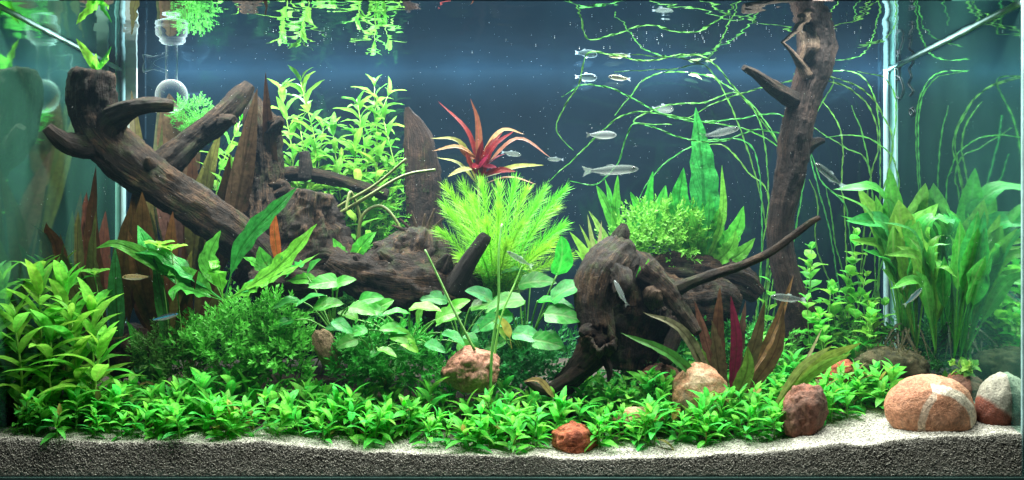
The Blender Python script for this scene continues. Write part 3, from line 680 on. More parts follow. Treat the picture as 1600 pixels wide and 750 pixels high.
# shared leaf meshes, one metre long along +x, facing +z
def pool(kind, asp, mat, n=5, droop=0.25, fold=0.3, wave=0.08, petiole=0.0, nu=7, nv=2):
    out = []
    for i in range(n):
        dr = droop * rnd(0.5, 1.5); sw = rnd(-0.08, 0.08)
        c = [Vector((t / 8, sw * (t / 8) ** 2, 0.10 * math.sin(t / 8 * 2.2) - dr * (t / 8) ** 2)) for t in range(9)]
        v, f, uv = blade_data(c, asp * rnd(0.88, 1.12), kind, petiole=petiole, pw=0.10, fold=fold, wave=wave, wfreq=2.0, hint=Vector((0, 0, 1)), nu=nu, nv=nv, ph=rnd(0, 6))
        out.append(mesh_from('leaf', v, f, mat, uvs=uv))
    return out
PO_CARPET = pool('lance', 0.165, M_LEAF, 10, 0.30)
PO_STEM = pool('lance', 0.125, M_LEAF, 8, 0.45, wave=.2)
PO_BROAD = pool('lance', 0.145, M_LEAF, 6, 0.35)
PO_ROUND = pool('ovate', 0.33, M_LEAF, 5, 0.2, petiole=0.15)
PO_ANUB = pool('ovate', 0.31, M_BROAD, 6, 0.28, fold=0.22, wave=0.10, petiole=0.0, nu=10, nv=4)
def put(me, parent, p, d, up, length, color, name='leaf', wscale=1.0):
    """p relative to parent"""
    x = d.normalized(); z = (up - x * up.dot(x))
    if z.length < 1e-3: z = x.orthogonal()
    z.normalize(); y = z.cross(x)
    o = link(name, me, parent, color=color)
    m3 = Matrix((x, y, z)).transposed()
    o.location = p; o.rotation_euler = m3.to_euler(); o.scale = (length, length * wscale, length)
    return o
def stem_leaves(root, path, pool_, gap, l0, l1, color, open0=75, open1=25, start=0.15, per=2, tip=3, tipcol=None, wscale=1.0, rmin=0.0012, stemcol=None, rot0=None, name='stem'):
    """a stem along path (Vectors, world) with leaves in pairs; l0 lower leaf length, l1 upper"""
    o = root.location
    s = [Vector(a) for a in spline([tuple(p) for p in path], 6)]
    tube(name, s, [rmin * (1.15 - 0.5 * i / len(s)) for i in range(len(s))], M_STEM, root, o, 5, color=stemcol or color)
    acc = [0.0]
    for a, b in zip(s, s[1:]): acc.append(acc[-1] + (b - a).length)
    L = acc[-1]
    def at(q):
        j = 0
        while j < len(acc) - 2 and acc[j + 1] < q: j += 1
        return s[j].lerp(s[j + 1], (q - acc[j]) / max(1e-9, acc[j + 1] - acc[j])), (s[j + 1] - s[j]).normalized()
    q = L * start; k = 0; rot = rnd(0, 3.1) if rot0 is None else rot0
    while q < L * 0.985:
        t = q / L; p, tg = at(q)
        u = tg.orthogonal().normalized()
        for e in range(per):
            ang = rot + e * 2 * math.pi / per + rnd(-.3, .3)
            rad = Quaternion(tg, ang) @ u
            op = math.radians(open0 + (open1 - open0) * t ** 1.5 + rnd(-20, 20))
            d = tg * math.cos(op) + rad * math.sin(op)
            c = color if tipcol is None else tuple(a + (b - a) * t for a, b in zip(color, tipcol))
            put(random.choice(pool_), root, p - o, d, tg, (l0 + (l1 - l0) * t) * rnd(0.8, 1.15), jit(c), wscale=wscale)
        rot += math.pi / 2 + rnd(-.25, .25); q += gap * rnd(0.8, 1.2) * (1 - 0.35 * t)
    p, tg = at(L); u = tg.orthogonal().normalized()
    for e in range(tip):
        rad = Quaternion(tg, rot + e * 2.1) @ u; op = math.radians(rnd(15, 40))
        put(random.choice(pool_), root, p - o, tg * math.cos(op) + rad * math.sin(op), tg, l1 * rnd(0.5, 0.75), jit(tipcol or color), wscale=wscale)

# ------------------------------------------------------------------ the carpet of small plants
C_CARPET = (0.085, 0.62, 0.075)
protos = []
def carpet_proto():
    r = empty('carpet_plant', (0, 0, 0), 'x', 'aquatic plant')
    for sh in range(random.choice((1, 2, 2, 3))):
        h = rnd(0.022, 0.040) if sh == 0 else rnd(0.012, 0.030); a = rnd(0, 6.28); sp = 0 if sh == 0 else rnd(.006, .012)
        b0 = Vector((math.cos(a) * sp * .5, math.sin(a) * sp * .5, -0.006)); top = Vector((math.cos(a) * sp * 1.6 + rnd(-.005, .005), math.sin(a) * sp * 1.6 + rnd(-.006, .003), h))
        ll = rnd(.020, .029)
        stem_leaves(r, [b0, b0.lerp(top, .5) + Vector((rnd(-.003, .003), rnd(-.003, .003), 0)), top], PO_CARPET, 0.0085, ll * 1.05, ll * .95, C_CARPET, 80, 42, 0.3, 2, 3, tipcol=(0.14, 0.72, 0.085), rmin=0.0010, stemcol=(0.10, 0.34, 0.04))
    return r
def copy_plant(r, loc, rz, sc, label, group, tint=1.0):
    c = r.copy(); COL.objects.link(c); c.location = loc; c.rotation_euler = (rnd(-.22, .12), rnd(-.2, .2), rz); c.scale = (sc, sc, sc)
    c['label'] = label; c['group'] = group
    for ch in kids[r.name]:
        d = ch.copy(); COL.objects.link(d); d.parent = c
        k = tint * rnd(.7, 1.2); d.color = (ch.color[0] * k, ch.color[1] * k, ch.color[2] * k, 1)
        if rnd(0, 1) < .03: d.color = (.30 * k, .26 * k, .06, 1)
    return c
spots = []
def near_rock(x, y, pad=0.004):
    for (rx, ry, a, b, _, _) in ROCKS:
        if ((x - rx) / (a * 0.9 + pad)) ** 2 + ((y - ry) / (b * 0.9 + pad)) ** 2 < 1: return True
    return False
_edge = [(-60, 0.012), (0, 0.012), (60, 0.006), (300, 0.008), (420, 0.018), (560, 0.014), (820, 0.014), (865, 0.03), (940, 0.03), (985, 0.020), (1190, 0.028), (1230, 0.045), (1300, 0.07), (1390, 0.10)]
def edge(px):
    for (a, ya), (b, yb) in zip(_edge, _edge[1:]):
        if a <= px <= b: return ya + (yb - ya) * (px - a) / (b - a)
    return 9
tries = 0
while len(spots) < 288 and tries < 30000:
    tries += 1
    y = 0.006 + rnd(0, 1) ** 1.1 * 0.225; px = rnd(5, 1395)
    back = 0.13 if px < 240 else (0.115 if px < 880 else 0.20)
    if px > 1130: back = 0.215
    e = edge(px)
    if y < e or y > back: continue
    x = (px - CX) / F * (D0 + y)
    if x < X0 + 0.012 or near_rock(x, y): continue
    gap = 0.0185 if y < e + 0.03 else 0.0215
    if any((x - a) ** 2 + (y - b) ** 2 < gap ** 2 for a, b, *_ in spots): continue
    spots.append((x, y, px, e))
def carpet_label(px, front):
    row = 'front' if front else 'rear'
    for lim, what in ((140, 'below the tall leafy stems'), (260, 'before the dark reddish rock'), (390, 'under the larger moss bush'), (480, 'at the moss bush end'), (560, 'beside the tilted tan pebble'), (690, 'under the pale heart leaves'),
                      (790, 'before the pink rock'), (885, 'left of the front red rock'), (985, 'right of the front red rock'), (1060, 'by the flat orange rock'), (1150, 'before the large tan rock'), (1225, 'left of the brown rock'), (1310, 'around the brown rock'), (1500, 'left of the striped boulder')):
        if px < lim:
            return f'small green plant in the {row} rows of the carpet {what}', f'{row} carpet plants {what}'
for k in range(14): protos.append(carpet_proto())
kids = {}
for o in bpy.data.objects:
    if o.parent is not None and o.parent.name.startswith('carpet_plant'): kids.setdefault(o.parent.name, []).append(o)
for i, (x, y, px, e) in enumerate(spots):
    front = y < e + 0.03
    lab, grp = carpet_label(px, front)
    sc = rnd(0.72, 1.22) * (1.0 if front else 1.12)
    if i < 14:
        c = protos[i]; c.rotation_euler = (rnd(-.2, .1), rnd(-.2, .2), rnd(0, 6.28)); c.scale = (sc,) * 3; c['label'] = lab; c['group'] = grp; c.location = (x, y, sand_z(x, y))
    else: copy_plant(random.choice(protos), (x, y, sand_z(x, y)), rnd(0, 6.28), sc, lab, grp, 1.0 if front else 0.85)
# strays on the far right, at the back
for (px, y) in ((1452, .235), (1475, .24), (1495, .25), (1540, .23), (1565, .24), (1580, .22), (1440, .26), (1520, .26), (1355, .24), (1330, .25), (1290, .24), (1250, .23)):
    g = G(px, y)
    if g.x > X1 - 0.012: continue
    copy_plant(random.choice(protos), g, rnd(0, 6.28), 1.15, 'loose bright green plant at the foot of the sword plant', 'carpet plants under the sword plant', 0.9)

# ------------------------------------------------------------------ tall leafy stems in the left corner
C_HYG = (0.17, 0.60, 0.06)
for k, (px, y, topx, topy, lab) in enumerate([
        (70, .07, 62, 448, 'broad leaved pale green stem plant leaning on the side glass'),
        (105, .09, 100, 455, 'broad leaved pale green stem plant topped by a wide pointed leaf'),
        (125, .06, 112, 500, 'middle broad leaved pale green stem of the corner clump'),
        (140, .08, 145, 492, 'broad leaved pale green stem reaching out towards the dark rock'),
        (60, .13, 52, 425, 'tall shaded green stem plant against the left glass'),
        (95, .17, 88, 440, 'shaded green stem plant behind the corner clump'),
        (35, .035, 22, 500, 'pale green stem plant squeezed between clump and left glass'),
        (90, .045, 80, 530, 'short pale green leafy stem at the front of the corner clump'),
        (150, .045, 155, 548, 'lowest pale green leafy stem next to the carpet')]):
    b = G(px, y); t = P(topx, topy, y)
    r = empty('leafy_stem_plant', b, lab, 'aquatic plant', 'tall leafy stems in the corner')
    stem_leaves(r, [b, b.lerp(t, .5) + Vector((rnd(-.006, .006), -.004, 0)), t], PO_BROAD, 0.017, 0.056, 0.060, C_HYG, 70, 38, 0.2, 2, 3, tipcol=(0.19, 0.58, 0.06), rmin=0.0017, stemcol=(0.2, 0.4, 0.06))

# ------------------------------------------------------------------ brown crypt leaves behind and under the log
C_BR = (0.085, 0.038, 0.015); C_OL = (0.10, 0.10, 0.025); C_DG = (0.035, 0.17, 0.03)
def rosette(name, label, base, leaves, mat=M_CRYPT, group=None, cat='aquatic plant', rise=0.0, **kw):
    """leaves: (tip px, tip py, tip y, half width px, mid dx px, mid dy px, colour)"""
    r = empty(name, base, label, cat, group)
    for lf in leaves:
        (tx, ty, tyy, w, mx, my, c) = lf[:7]
        opt = dict(kw); opt.update(lf[7] if len(lf) > 7 else {})
        t = P(tx, ty, tyy)
        lb = (t - base).length * (.07 if mat in (M_CRYPT, M_FERN) else .03)
        m_ = base.lerp(t, 0.55) + Vector((S(mx, tyy) + rnd(-lb, lb), rnd(-lb, lb), -S(my, tyy)))
        b0 = base + Vector((0, 0, rnd(0, rise)))
        leaf(r, [b0, m_ + (b0 - base) * .4, t], S(w, tyy), jit(c, .12), opt.pop('mat', mat), **opt)
    return r
rosette('brown_leaf_plant', 'brown lance leaved plant bending out below the log stub', G(190, .20), [
    (72, 348, .12, 17, -45, -75, C_BR), (150, 260, .15, 15, -40, -20, C_BR), (100, 380, .13, 14, -30, -60, C_OL), (205, 318, .13, 20, -10, -20, C_BR), (150, 330, .12, 15, -25, -20, C_OL),
    (215, 270, .17, 16, 0, 0, C_BR), (180, 385, .10, 14, -10, -25, C_DG), (120, 410, .10, 11, -25, -30, C_OL)], petiole=0.35, fold=0.2, wave=0.12, nu=16)
rosette('brown_leaf_plant', 'brown lance leaved plant half hidden under the log', G(255, .17), [
    (222, 300, .13, 22, -14, -10, C_BR), (270, 330, .12, 16, 6, 0, C_BR), (200, 360, .11, 18, -18, -10, C_BR), (300, 390, .11, 15, 10, -10, C_OL), (240, 400, .1, 13, 0, 0, C_DG), (310, 420, .1, 12, 12, -10, C_BR)], petiole=0.4, fold=0.2, wave=0.12, nu=16)
C_BIG = (0.13, 0.068, 0.038)
rosette('big_brown_leaf_plant', 'plant with tall broad bronze leaves standing behind the log', G(300, .33), [
    (264, 146, .385, 32, -4, 0, C_BIG, dict(petiole=0.68, kind='ovate')), (250, 140, .39, 9, -10, 0, C_OL), (205, 140, .36, 13, -10, 0, C_OL), (240, 235, .34, 18, -6, 0, C_BIG), (415, 113, .225, 13, 16, 26, (0.11, 0.055, 0.03)), (402, 138, .23, 19, 18, 30, C_BIG),
    (330, 230, .28, 18, 0, 0, C_OL), (345, 200, .30, 18, 4, 0, C_OL), (300, 230, .30, 16, 0, 0, C_BR), (392, 262, .24, 12, 0, -12, C_OL), (360, 240, .25, 16, 0, 0, C_BR)], petiole=0.4, fold=0.25, wave=0.06, nu=18)

rosette('brown_leaf_plant', 'crowd of brown and olive leaves under the middle of the log', G(300, .22), [
    (262, 345, .2, 16, -8, -10, C_BR), (330, 395, .2, 15, 8, -6, C_BR), (235, 330, .22, 15, -12, -14, C_OL), (288, 372, .18, 14, 0, 0, C_BR), (215, 405, .18, 14, -18, -20, C_BR), (350, 420, .18, 13, 14, -10, C_OL), (250, 425, .16, 13, -10, -8, C_DG), (315, 360, .23, 14, 4, 0, C_OL)], petiole=0.35, fold=0.3, wave=0.2, nu=16)
rosette('brown_leaf_plant', 'brown and olive leaves along the left glass behind the corner stems', G(120, .26), [
    (60, 330, .24, 14, -10, -10, C_OL), (96, 300, .27, 15, -6, -14, C_BR), (130, 345, .26, 15, 4, -8, C_BR), (70, 395, .2, 14, -10, -16, C_DG), (150, 380, .24, 14, 8, -10, C_OL), (110, 420, .2, 14, 0, 0, C_BR), (40, 365, .18, 12, 0, -10, C_OL), (165, 330, .3, 14, 10, -6, C_BR), (85, 350, .3, 13, 0, 0, C_DG)], petiole=0.3, fold=0.3, wave=0.2, nu=16)
# small rosettes of green crypt around the lower left
def leafy(name, label, px, y, n, lens, wid, cols, spread=1.0, mat=M_LEAF, group=None, lift=0.0, kind='lance', petiole=0.25, wave=0.15, aim=(0, 0), hb=None, fold=0.2):
    b = G(px, y) if hb is None else P(px, hb, y)
    r = empty(name, b, label, 'aquatic plant', group)
    for i in range(n):
        a = 2 * math.pi * (i + rnd(-.3, .3)) / n; ln = S(rnd(*lens), y); sp = rnd(0.25, 0.95) * spread
        d = Vector((math.cos(a) * sp + aim[0], math.sin(a) * sp * 0.8 - 0.12, 1.0 - 0.35 * sp)).normalized()
        mid = b + d * ln * 0.55 + Vector((0, 0, ln * 0.12)); tip = b + d * ln * 0.95 + Vector((0, 0, -ln * rnd(0.0, 0.22) * sp))
        leaf(r, [b + Vector((0, 0, -0.004)), mid, tip], S(rnd(*wid), y), jit(random.choice(cols), .2), mat, kind=kind, petiole=petiole, wave=wave, fold=fold, nu=12, hint=Vector((rnd(-.3, .3), -0.6, 0.75)))
    return r
leafy('green_crypt_plant', 'dark green plant with upright narrow leaves behind the corner stems', 110, .16, 9, (90, 170), (9, 14), [C_DG, C_OL, C_DG], .7, M_FERN)
leafy('green_crypt_plant', 'dark green leafy plant in front of the dark reddish rock', 235, .15, 9, (80, 150), (9, 15), [C_DG, (0.04, .26, .03)], .8, M_FERN)
# java fern like plants below the log
C_FERN = (0.06, 0.38, 0.045); C_FB = (0.13, 0.52, 0.05)
rosette('fern_plant', 'wavy green fern with a long blade rising to the stump', P(350, 470, .12), [
    (465, 292, .09, 17, -42, 10, (0.03, .22, .05)), (495, 350, .08, 17, 15, 15, C_FB), (330, 420, .07, 16, 0, -30, C_FB), (440, 400, .09, 14, 30, -10, C_FERN), (345, 360, .10, 16, -20, 0, C_FERN),
    (205, 395, .10, 15, -20, -30, C_FERN), (150, 388, .09, 13, -30, -40, C_FERN), (270, 470, .08, 15, -30, -20, C_FERN), (262, 430, .09, 18, -15, -20, C_FERN), (410, 450, .07, 15, 20, -15, C_FB), (215, 352, .12, 22, -20, 0, C_FERN), (500, 395, .1, 11, 20, 0, C_FERN)], mat=M_FERN, petiole=0.22, wave=0.22, fold=0.15, nu=20, wfreq=5)
rosette('fern_plant', 'small fern with one orange brown withered leaf by the stump', P(440, 440, .16), [
    (428, 322, .14, 8, -5, 0, (0.42, 0.16, 0.03), dict(label='withered orange brown leaf')), (470, 418, .13, 13, 8, -14, C_FERN), (498, 452, .12, 11, 10, -10, C_FERN), (405, 385, .14, 14, -10, 0, C_FERN), (380, 402, .13, 12, -10, -6, C_FERN)], mat=M_FERN, petiole=0.2, wave=0.2, fold=0.2, nu=14)
rosette('fern_plant', 'small bright fern growing on the root mass crest', P(545, 412, .19), [
    (588, 362, .18, 12, 0, -6, C_FB), (520, 372, .18, 10, -6, -6, C_FERN), (565, 385, .17, 10, 4, 0, C_FB), (528, 400, .17, 8, -6, 0, C_FERN), (600, 392, .17, 8, 10, 0, C_FERN)], mat=M_FERN, petiole=0.1, wave=0.2, fold=0.2, nu=12)
# thin seedlings with four leaves on long stalks
for k, (px, py, y, bx, lab) in enumerate([(148, 430, .12, 175, 'long stalked sprig with four bright oval leaves before the dark rock'), (268, 392, .10, 290, 'long stalked sprig of oval leaves under the log'), (248, 386, .11, 270, 'slim sprig with two pale oval leaves under the log')]):
    b = G(bx, y); r = empty('leaf_sprig', b, lab, 'aquatic plant'); t = P(px, py, y)
    tube('stem', [Vector(a) for a in spline([tuple(b), tuple(b.lerp(t, .5) + Vector((.004, 0, 0))), tuple(t)], 6)], 0.0008, M_STEM, r, b, 5, (0.12, .3, .05))
    for e in range(5):
        a = e * 1.257 + .3
        put(random.choice(PO_ROUND), r, t - b, Vector((math.cos(a), math.sin(a) * .8 - .2, .35)), Vector((0, -.3, 1)), S(27, y), jit((0.2, .5, .05)))
# ------------------------------------------------------------------ sprigs of moss
def sprig_mesh(name, blobs, n, ln, w, seed, per=9, upward=0.5):
    """mossy bush: sprigs start inside ellipsoids blobs (centre, radii) and carry small leaflets; returns verts etc. in world space"""
    rs = random.Random(seed); v = []; f = []; uv = []
    def quad(p, d, up, l, hw):
        s = d.cross(up)
        if s.length < 1e-4: return
        s.normalize(); nn = s.cross(d); b = len(v)
        v.extend([p, p + d * l * .5 + s * hw + nn * hw * .25, p + d * l, p + d * l * .5 - s * hw + nn * hw * .25]); uv.extend([(0, .5), (.5, 1), (1, .5), (.5, 0)])
        f.append((b, b + 1, b + 2, b + 3))
    tot = sum(bl[1][0] * bl[1][2] for bl in blobs)
    for c, r in blobs:
        for _ in range(max(1, int(n * r[0] * r[2] / tot))):
            while True:
                q = Vector((rs.uniform(-1, 1), rs.uniform(-1, 1), rs.uniform(-1, 1)))
                if 0.35 < q.length < 1: break
            p0 = c + Vector((q.x * r[0], q.y * r[1], q.z * r[2]))
            d = (Vector((q.x, q.y - .15, q.z * .7 + upward)) + Vector((rs.uniform(-.5, .5), rs.uniform(-.5, .5), rs.uniform(-.4, .4)))).normalized()
            L = ln * rs.uniform(0.6, 1.3); side = d.orthogonal().normalized()
            bend = Vector((rs.uniform(-.3, .3), 0, rs.uniform(-.3, .25)))
            # thin stalk as a narrow leaf, then leaflets in turn
            quad(p0, d, side, L, w * 0.14)
            for e in range(per):
                t = 0.15 + 0.85 * e / (per - 1)
                rad = Quaternion(d, e * 2.4 + rs.uniform(0, .6)) @ side
                dd = (d * (0.55 + .5 * t) + rad * (1.1 - .6 * t) + bend * t).normalized()
                quad(p0 + d * L * t * .9, dd, (d + rad * .3 + Vector((0, 0, .3))), w * rs.uniform(2.6, 4.2) * (1 - .35 * t), w * rs.uniform(.45, .7))
    return v, f, uv
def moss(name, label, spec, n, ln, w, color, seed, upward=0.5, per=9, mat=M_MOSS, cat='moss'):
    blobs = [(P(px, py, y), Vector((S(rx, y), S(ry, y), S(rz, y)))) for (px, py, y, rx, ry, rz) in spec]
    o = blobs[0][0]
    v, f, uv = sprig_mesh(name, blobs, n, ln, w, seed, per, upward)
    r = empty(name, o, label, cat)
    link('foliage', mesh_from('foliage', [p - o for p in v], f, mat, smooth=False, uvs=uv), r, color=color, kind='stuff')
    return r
moss('moss_bush', 'dense feathery dark green moss bush in front of the long wavy fern', [(385, 535, .13, 85, 50, 60), (330, 555, .12, 60, 45, 45), (440, 560, .12, 50, 45, 45), (430, 500, .14, 40, 30, 30)], 620, .024, .0036, (0.05, .46, .055), 1)
moss('moss_bush', 'dark green moss bush below the heart shaped leaves and above the carpet', [(610, 560, .12, 70, 50, 45), (560, 565, .12, 45, 45, 40), (680, 580, .12, 40, 40, 30)], 420, .022, .0034, (0.04, .38, .05), 2)
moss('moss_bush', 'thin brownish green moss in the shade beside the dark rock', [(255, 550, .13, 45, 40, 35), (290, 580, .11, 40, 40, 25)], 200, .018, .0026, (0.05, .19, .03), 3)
moss('moss_bush', 'bright feathery moss tuft growing on top of the dark root mass', [(1025, 362, .24, 50, 40, 32), (985, 380, .23, 30, 30, 26), (1060, 385, .24, 30, 30, 26), (960, 395, .23, 30, 20, 18), (1075, 350, .25, 18, 16, 18)], 380, .024, .0030, (0.08, .42, .045), 4)
moss('moss_bush', 'low dark moss between the mossy mound and the tall trunk', [(1320, 530, .26, 60, 30, 30), (1200, 545, .24, 60, 35, 26)], 260, .018, .0028, (0.05, .28, .04), 5)
moss('moss_bush', 'fine pale green bushy plant behind the bronze leaf', [(300, 180, .37, 32, 22, 26), (312, 205, .37, 26, 20, 24)], 300, .012, .0016, (0.17, .50, .07), 6, per=8)
moss('moss_bush', 'loose fine green plant at the foot of the upright shard', [(600, 350, .33, 40, 25, 50), (570, 380, .33, 30, 20, 30), (625, 275, .35, 30, 20, 20)], 300, .020, .0022, (0.13, .48, .04), 7, per=8)
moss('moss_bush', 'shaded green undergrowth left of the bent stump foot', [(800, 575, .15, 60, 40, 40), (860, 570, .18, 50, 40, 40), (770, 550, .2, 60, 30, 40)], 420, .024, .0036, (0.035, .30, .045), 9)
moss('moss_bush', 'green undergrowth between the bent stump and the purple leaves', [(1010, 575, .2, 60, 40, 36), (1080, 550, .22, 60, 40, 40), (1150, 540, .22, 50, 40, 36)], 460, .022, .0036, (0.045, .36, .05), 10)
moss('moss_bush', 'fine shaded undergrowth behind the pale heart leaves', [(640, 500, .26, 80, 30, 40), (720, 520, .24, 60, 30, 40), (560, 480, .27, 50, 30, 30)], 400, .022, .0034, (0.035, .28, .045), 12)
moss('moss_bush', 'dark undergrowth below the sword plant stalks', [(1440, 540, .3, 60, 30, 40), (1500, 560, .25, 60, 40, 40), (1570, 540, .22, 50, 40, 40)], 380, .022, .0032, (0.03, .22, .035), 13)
# brown algae hair on the mound
moss('algae_tuft', 'brown algae fuzz covering the mossy mound', [(1390, 572, .19, 56, 38, 34)], 700, .006, .0009, (0.07, .06, .02), 8, per=6, cat='algae')

# ------------------------------------------------------------------ heart leaved plants in the middle
C_AN = (0.06, 0.40, 0.05)
def anubias(label, base, leaves, col=C_AN, name='heart_leaf_plant'):
    r = empty(name, base, label, 'aquatic plant', 'heart leaved plants')
    for (px, py, y, ln, dx, dz, k) in leaves:
        p = P(px, py, y)                      # foot of the blade
        s = [Vector(a) for a in spline([tuple(base), tuple(base.lerp(p, .6) + Vector((0, 0, .006))), tuple(p)], 5)]
        tube('stalk', s, 0.0011, M_STEM, r, base, 5, (0.10, .30, .05))
        d = Vector((dx, -0.30, dz))
        put(random.choice(PO_ANUB), r, p - base, d, Vector((rnd(-.6, .6), -rnd(.25, .95), rnd(.45, .95))), S(ln * 1.0, y), jit(tuple(a * b for a, b in zip(col, k if isinstance(k, tuple) else (k, k, k))), .1))
    return r
anubias('cluster of heart shaped green leaves left of the tilted tan pebble', P(520, 520, .12), [
    (530, 440, .10, 50, -.6, -.05, 1.2), (510, 462, .10, 50, -.9, -.2, .8), (470, 470, .11, 44, -.9, -.1, .6), (520, 450, .10, 40, .5, .3, 1.2), (545, 480, .08, 46, .9, -.2, 1.1), (490, 480, .09, 50, .9, .1, .9),
    (560, 470, .1, 42, 1, .1, 1.0), (460, 500, .1, 36, -.8, -.2, .7), (520, 500, .08, 40, .7, -.5, 1.0), (480, 432, .13, 40, .3, .4, .6)])
anubias('cluster of pale heart shaped leaves with one yellowing leaf', P(640, 545, .12), [
    (640, 490, .09, 44, -.8, .05, (1.9, 1.3, 1)), (640, 482, .09, 52, .9, .0, (2.2, 1.4, 1)), (575, 515, .08, 42, -.9, -.2, 1.2), (630, 515, .08, 38, -.8, .1, 1.2), (610, 520, .075, 42, .9, -.3, 1.3), (625, 530, .07, 36, .9, -.6, (3.2, 1.6, 1)),
    (600, 490, .1, 40, -.9, .3, 1), (680, 500, .1, 44, .8, .3, 1.1), (690, 520, .09, 40, .9, -.2, 1.0), (580, 490, .11, 42, .6, .4, .9), (560, 500, .12, 36, -.6, .3, .8), (700, 490, .12, 40, .5, .5, (2.2, 1.3, 1)),
    (665, 535, .08, 36, .8, -.4, 1.1), (600, 545, .08, 32, -.7, -.4, .9), (715, 535, .10, 44, .7, -.4, .8), (655, 510, .12, 40, .1, .5, .8)])
anubias('low cluster of small heart leaves in front of the second moss bush', P(585, 560, .10), [
    (560, 530, .07, 36, -.9, -.2, .9), (590, 545, .06, 34, .9, -.3, 1.0), (600, 520, .08, 38, .7, .2, 1.1), (545, 515, .09, 36, -.8, .2, .9), (570, 505, .1, 38, .5, .4, .8), (620, 545, .07, 34, .9, -.2, .9)])
anubias('shaded heart leaves between the root mass and the straight stalk', P(720, 540, .15), [
    (700, 470, .15, 42, -.8, .2, .7), (735, 480, .14, 44, .8, .1, .8), (720, 500, .13, 44, -.7, -.1, .9), (745, 505, .13, 42, .9, -.2, .9), (690, 480, .16, 38, -.6, .4, .6), (760, 480, .16, 40, .6, .3, .7), (730, 520, .12, 42, .2, -.4, .8)])
C_ANB = (0.06, 0.38, 0.085)
anubias('large bluish green broad leaved plant beside the bent stump', P(820, 560, .17), [
    (870, 430, .14, 62, .25, 1.1, (1.3, 1.15, .4)), (860, 470, .12, 66, .9, .5, 1.0), (850, 490, .11, 60, 1.0, -.15, 1.2), (820, 470, .13, 62, -1.0, -.05, 1.1), (800, 490, .12, 56, -.9, -.3, 1.1), (810, 445, .17, 60, .9, .1, .7),
    (840, 470, .13, 60, .8, -.1, (1.0, 1.1, .4)), (780, 500, .13, 46, -.9, -.2, 1.2), (800, 520, .11, 52, 1, -.2, 1.0), (830, 530, .10, 50, 1.0, -.2, .9), (790, 530, .12, 46, -.7, -.4, .9), (850, 520, .11, 44, .5, -.5, .9), (770, 470, .15, 50, -.6, .3, .8), (830, 430, .2, 50, -.5, .2, .6)], C_ANB, 'broad_leaf_plant')
yl = rosette('leaf_sprig', 'single yellowing leaf bud among the bluish leaves', P(800, 545, .10), [(778, 492, .09, 7, 4, 0, (0.5, .48, .10)), (770, 500, .09, 5, 0, 0, (0.2, .4, .06))], mat=M_BROAD, petiole=0.3, nu=10)

# stalks that run up through the picture's middle
def stalk(label, pts, r, col, name='plant_stalk'):
    P3 = [P(*p) for p in pts]; s = [Vector(a) for a in spline([tuple(p) for p in P3], 8)]
    v, f = tube_data([p - P3[0] for p in s], [r * (1.1 - .4 * i / len(s)) for i in range(len(s))], 6)
    o = link(name, mesh_from(name, v, f, M_STEM), color=col); o.location = P3[0]
    return tag(o, label, 'stalk')
stalk('yellow green stalk slanting across the pale heart shaped leaves', [(742, 548, .07), (712, 490, .075), (686, 435, .085), (664, 390, .09)], .0017, (0.09, .24, .04))
stalk('straight pale green stalk rising to the feathery bush', [(766, 610, .07), (769, 545, .07), (779, 470, .075), (779, 400, .08), (784, 350, .09)], .0018, (0.09, .30, .045))
stalk('slim curved green stalk beside the straight pale stalk', [(768, 590, .09), (782, 500, .09), (806, 440, .1), (816, 415, .1)], .0014, (0.14, .40, .06))
leafy('grass_tuft', 'tuft of thin pale grass blades by the pink rock', 775, .075, 9, (40, 75), (3, 5), [(0.2, .42, .08), (.14, .4, .06)], .8, M_LEAF, kind='strap', petiole=0, wave=0)
rosette('withered_leaf_plant', 'curled pale brown withered leaf at the stump foot', P(866, 622, .06), [(818, 596, .05, 5, 6, -14, (0.42, 0.26, .12))], mat=M_CRYPT, petiole=0.0, nu=10, kind='lance')

# ------------------------------------------------------------------ feathery bush and red plant
feather = empty('feathery_plant', G(780, .24), 'fluffy bright yellow green needle leaved bush in the tank middle', 'aquatic plant')
def needle_shoot(pts, seed, ln=.021):
    rs = random.Random(seed)
    P3 = [P(*p) for p in pts]; s = [Vector(a) for a in spline([tuple(p) for p in P3], 12)]
    o = feather.location
    v, f = tube_data([p - o for p in s], [.0013 * (1.1 - .6 * i / len(s)) for i in range(len(s))], 5)
    sh = link('shoot', mesh_from('shoot', v, f, M_STEM), feather, color=(0.22, .5, .05))
    T, U, V = frames(s); v = []; f = []; uv = []
    n = len(s)
    for i in range(int(n * .12), n):
        t = i / n
        for sub in range(1):
            for e in range(7):
                a = e * 2 * math.pi / 7 + i * .4 + sub * .3 + rs.uniform(-.1, .1)
                rad = U[i] * math.cos(a) + V[i] * math.sin(a); op = 1.05 - .45 * t + rs.uniform(-.2, .2)
                d = (T[i] * math.cos(op) + rad * math.sin(op)).normalized(); l = ln * (1.05 - .5 * t ** 3) * rs.uniform(.5, 1.15)
                p0 = s[i] - o + T[i] * sub * .002
                sd = d.cross(T[i]).normalized() * .00045
                b = len(v); q1 = p0 + d * l * .55 + Vector((0, 0, .0012)); q2 = p0 + d * l + T[i] * .0035
                v.extend([p0 - sd, p0 + sd, q1 + sd, q1 - sd, q2]); uv.extend([(0, .3), (0, .7), (.5, .7), (.5, .3), (1, .5)])
                f.append((b, b + 1, b + 2, b + 3)); f.append((b + 3, b + 2, b + 4))
    lf = link('needles', mesh_from('needles', v, f, M_MOSS, smooth=False, uvs=uv), sh, color=jit((0.21, .62, .045), .15), kind='stuff')
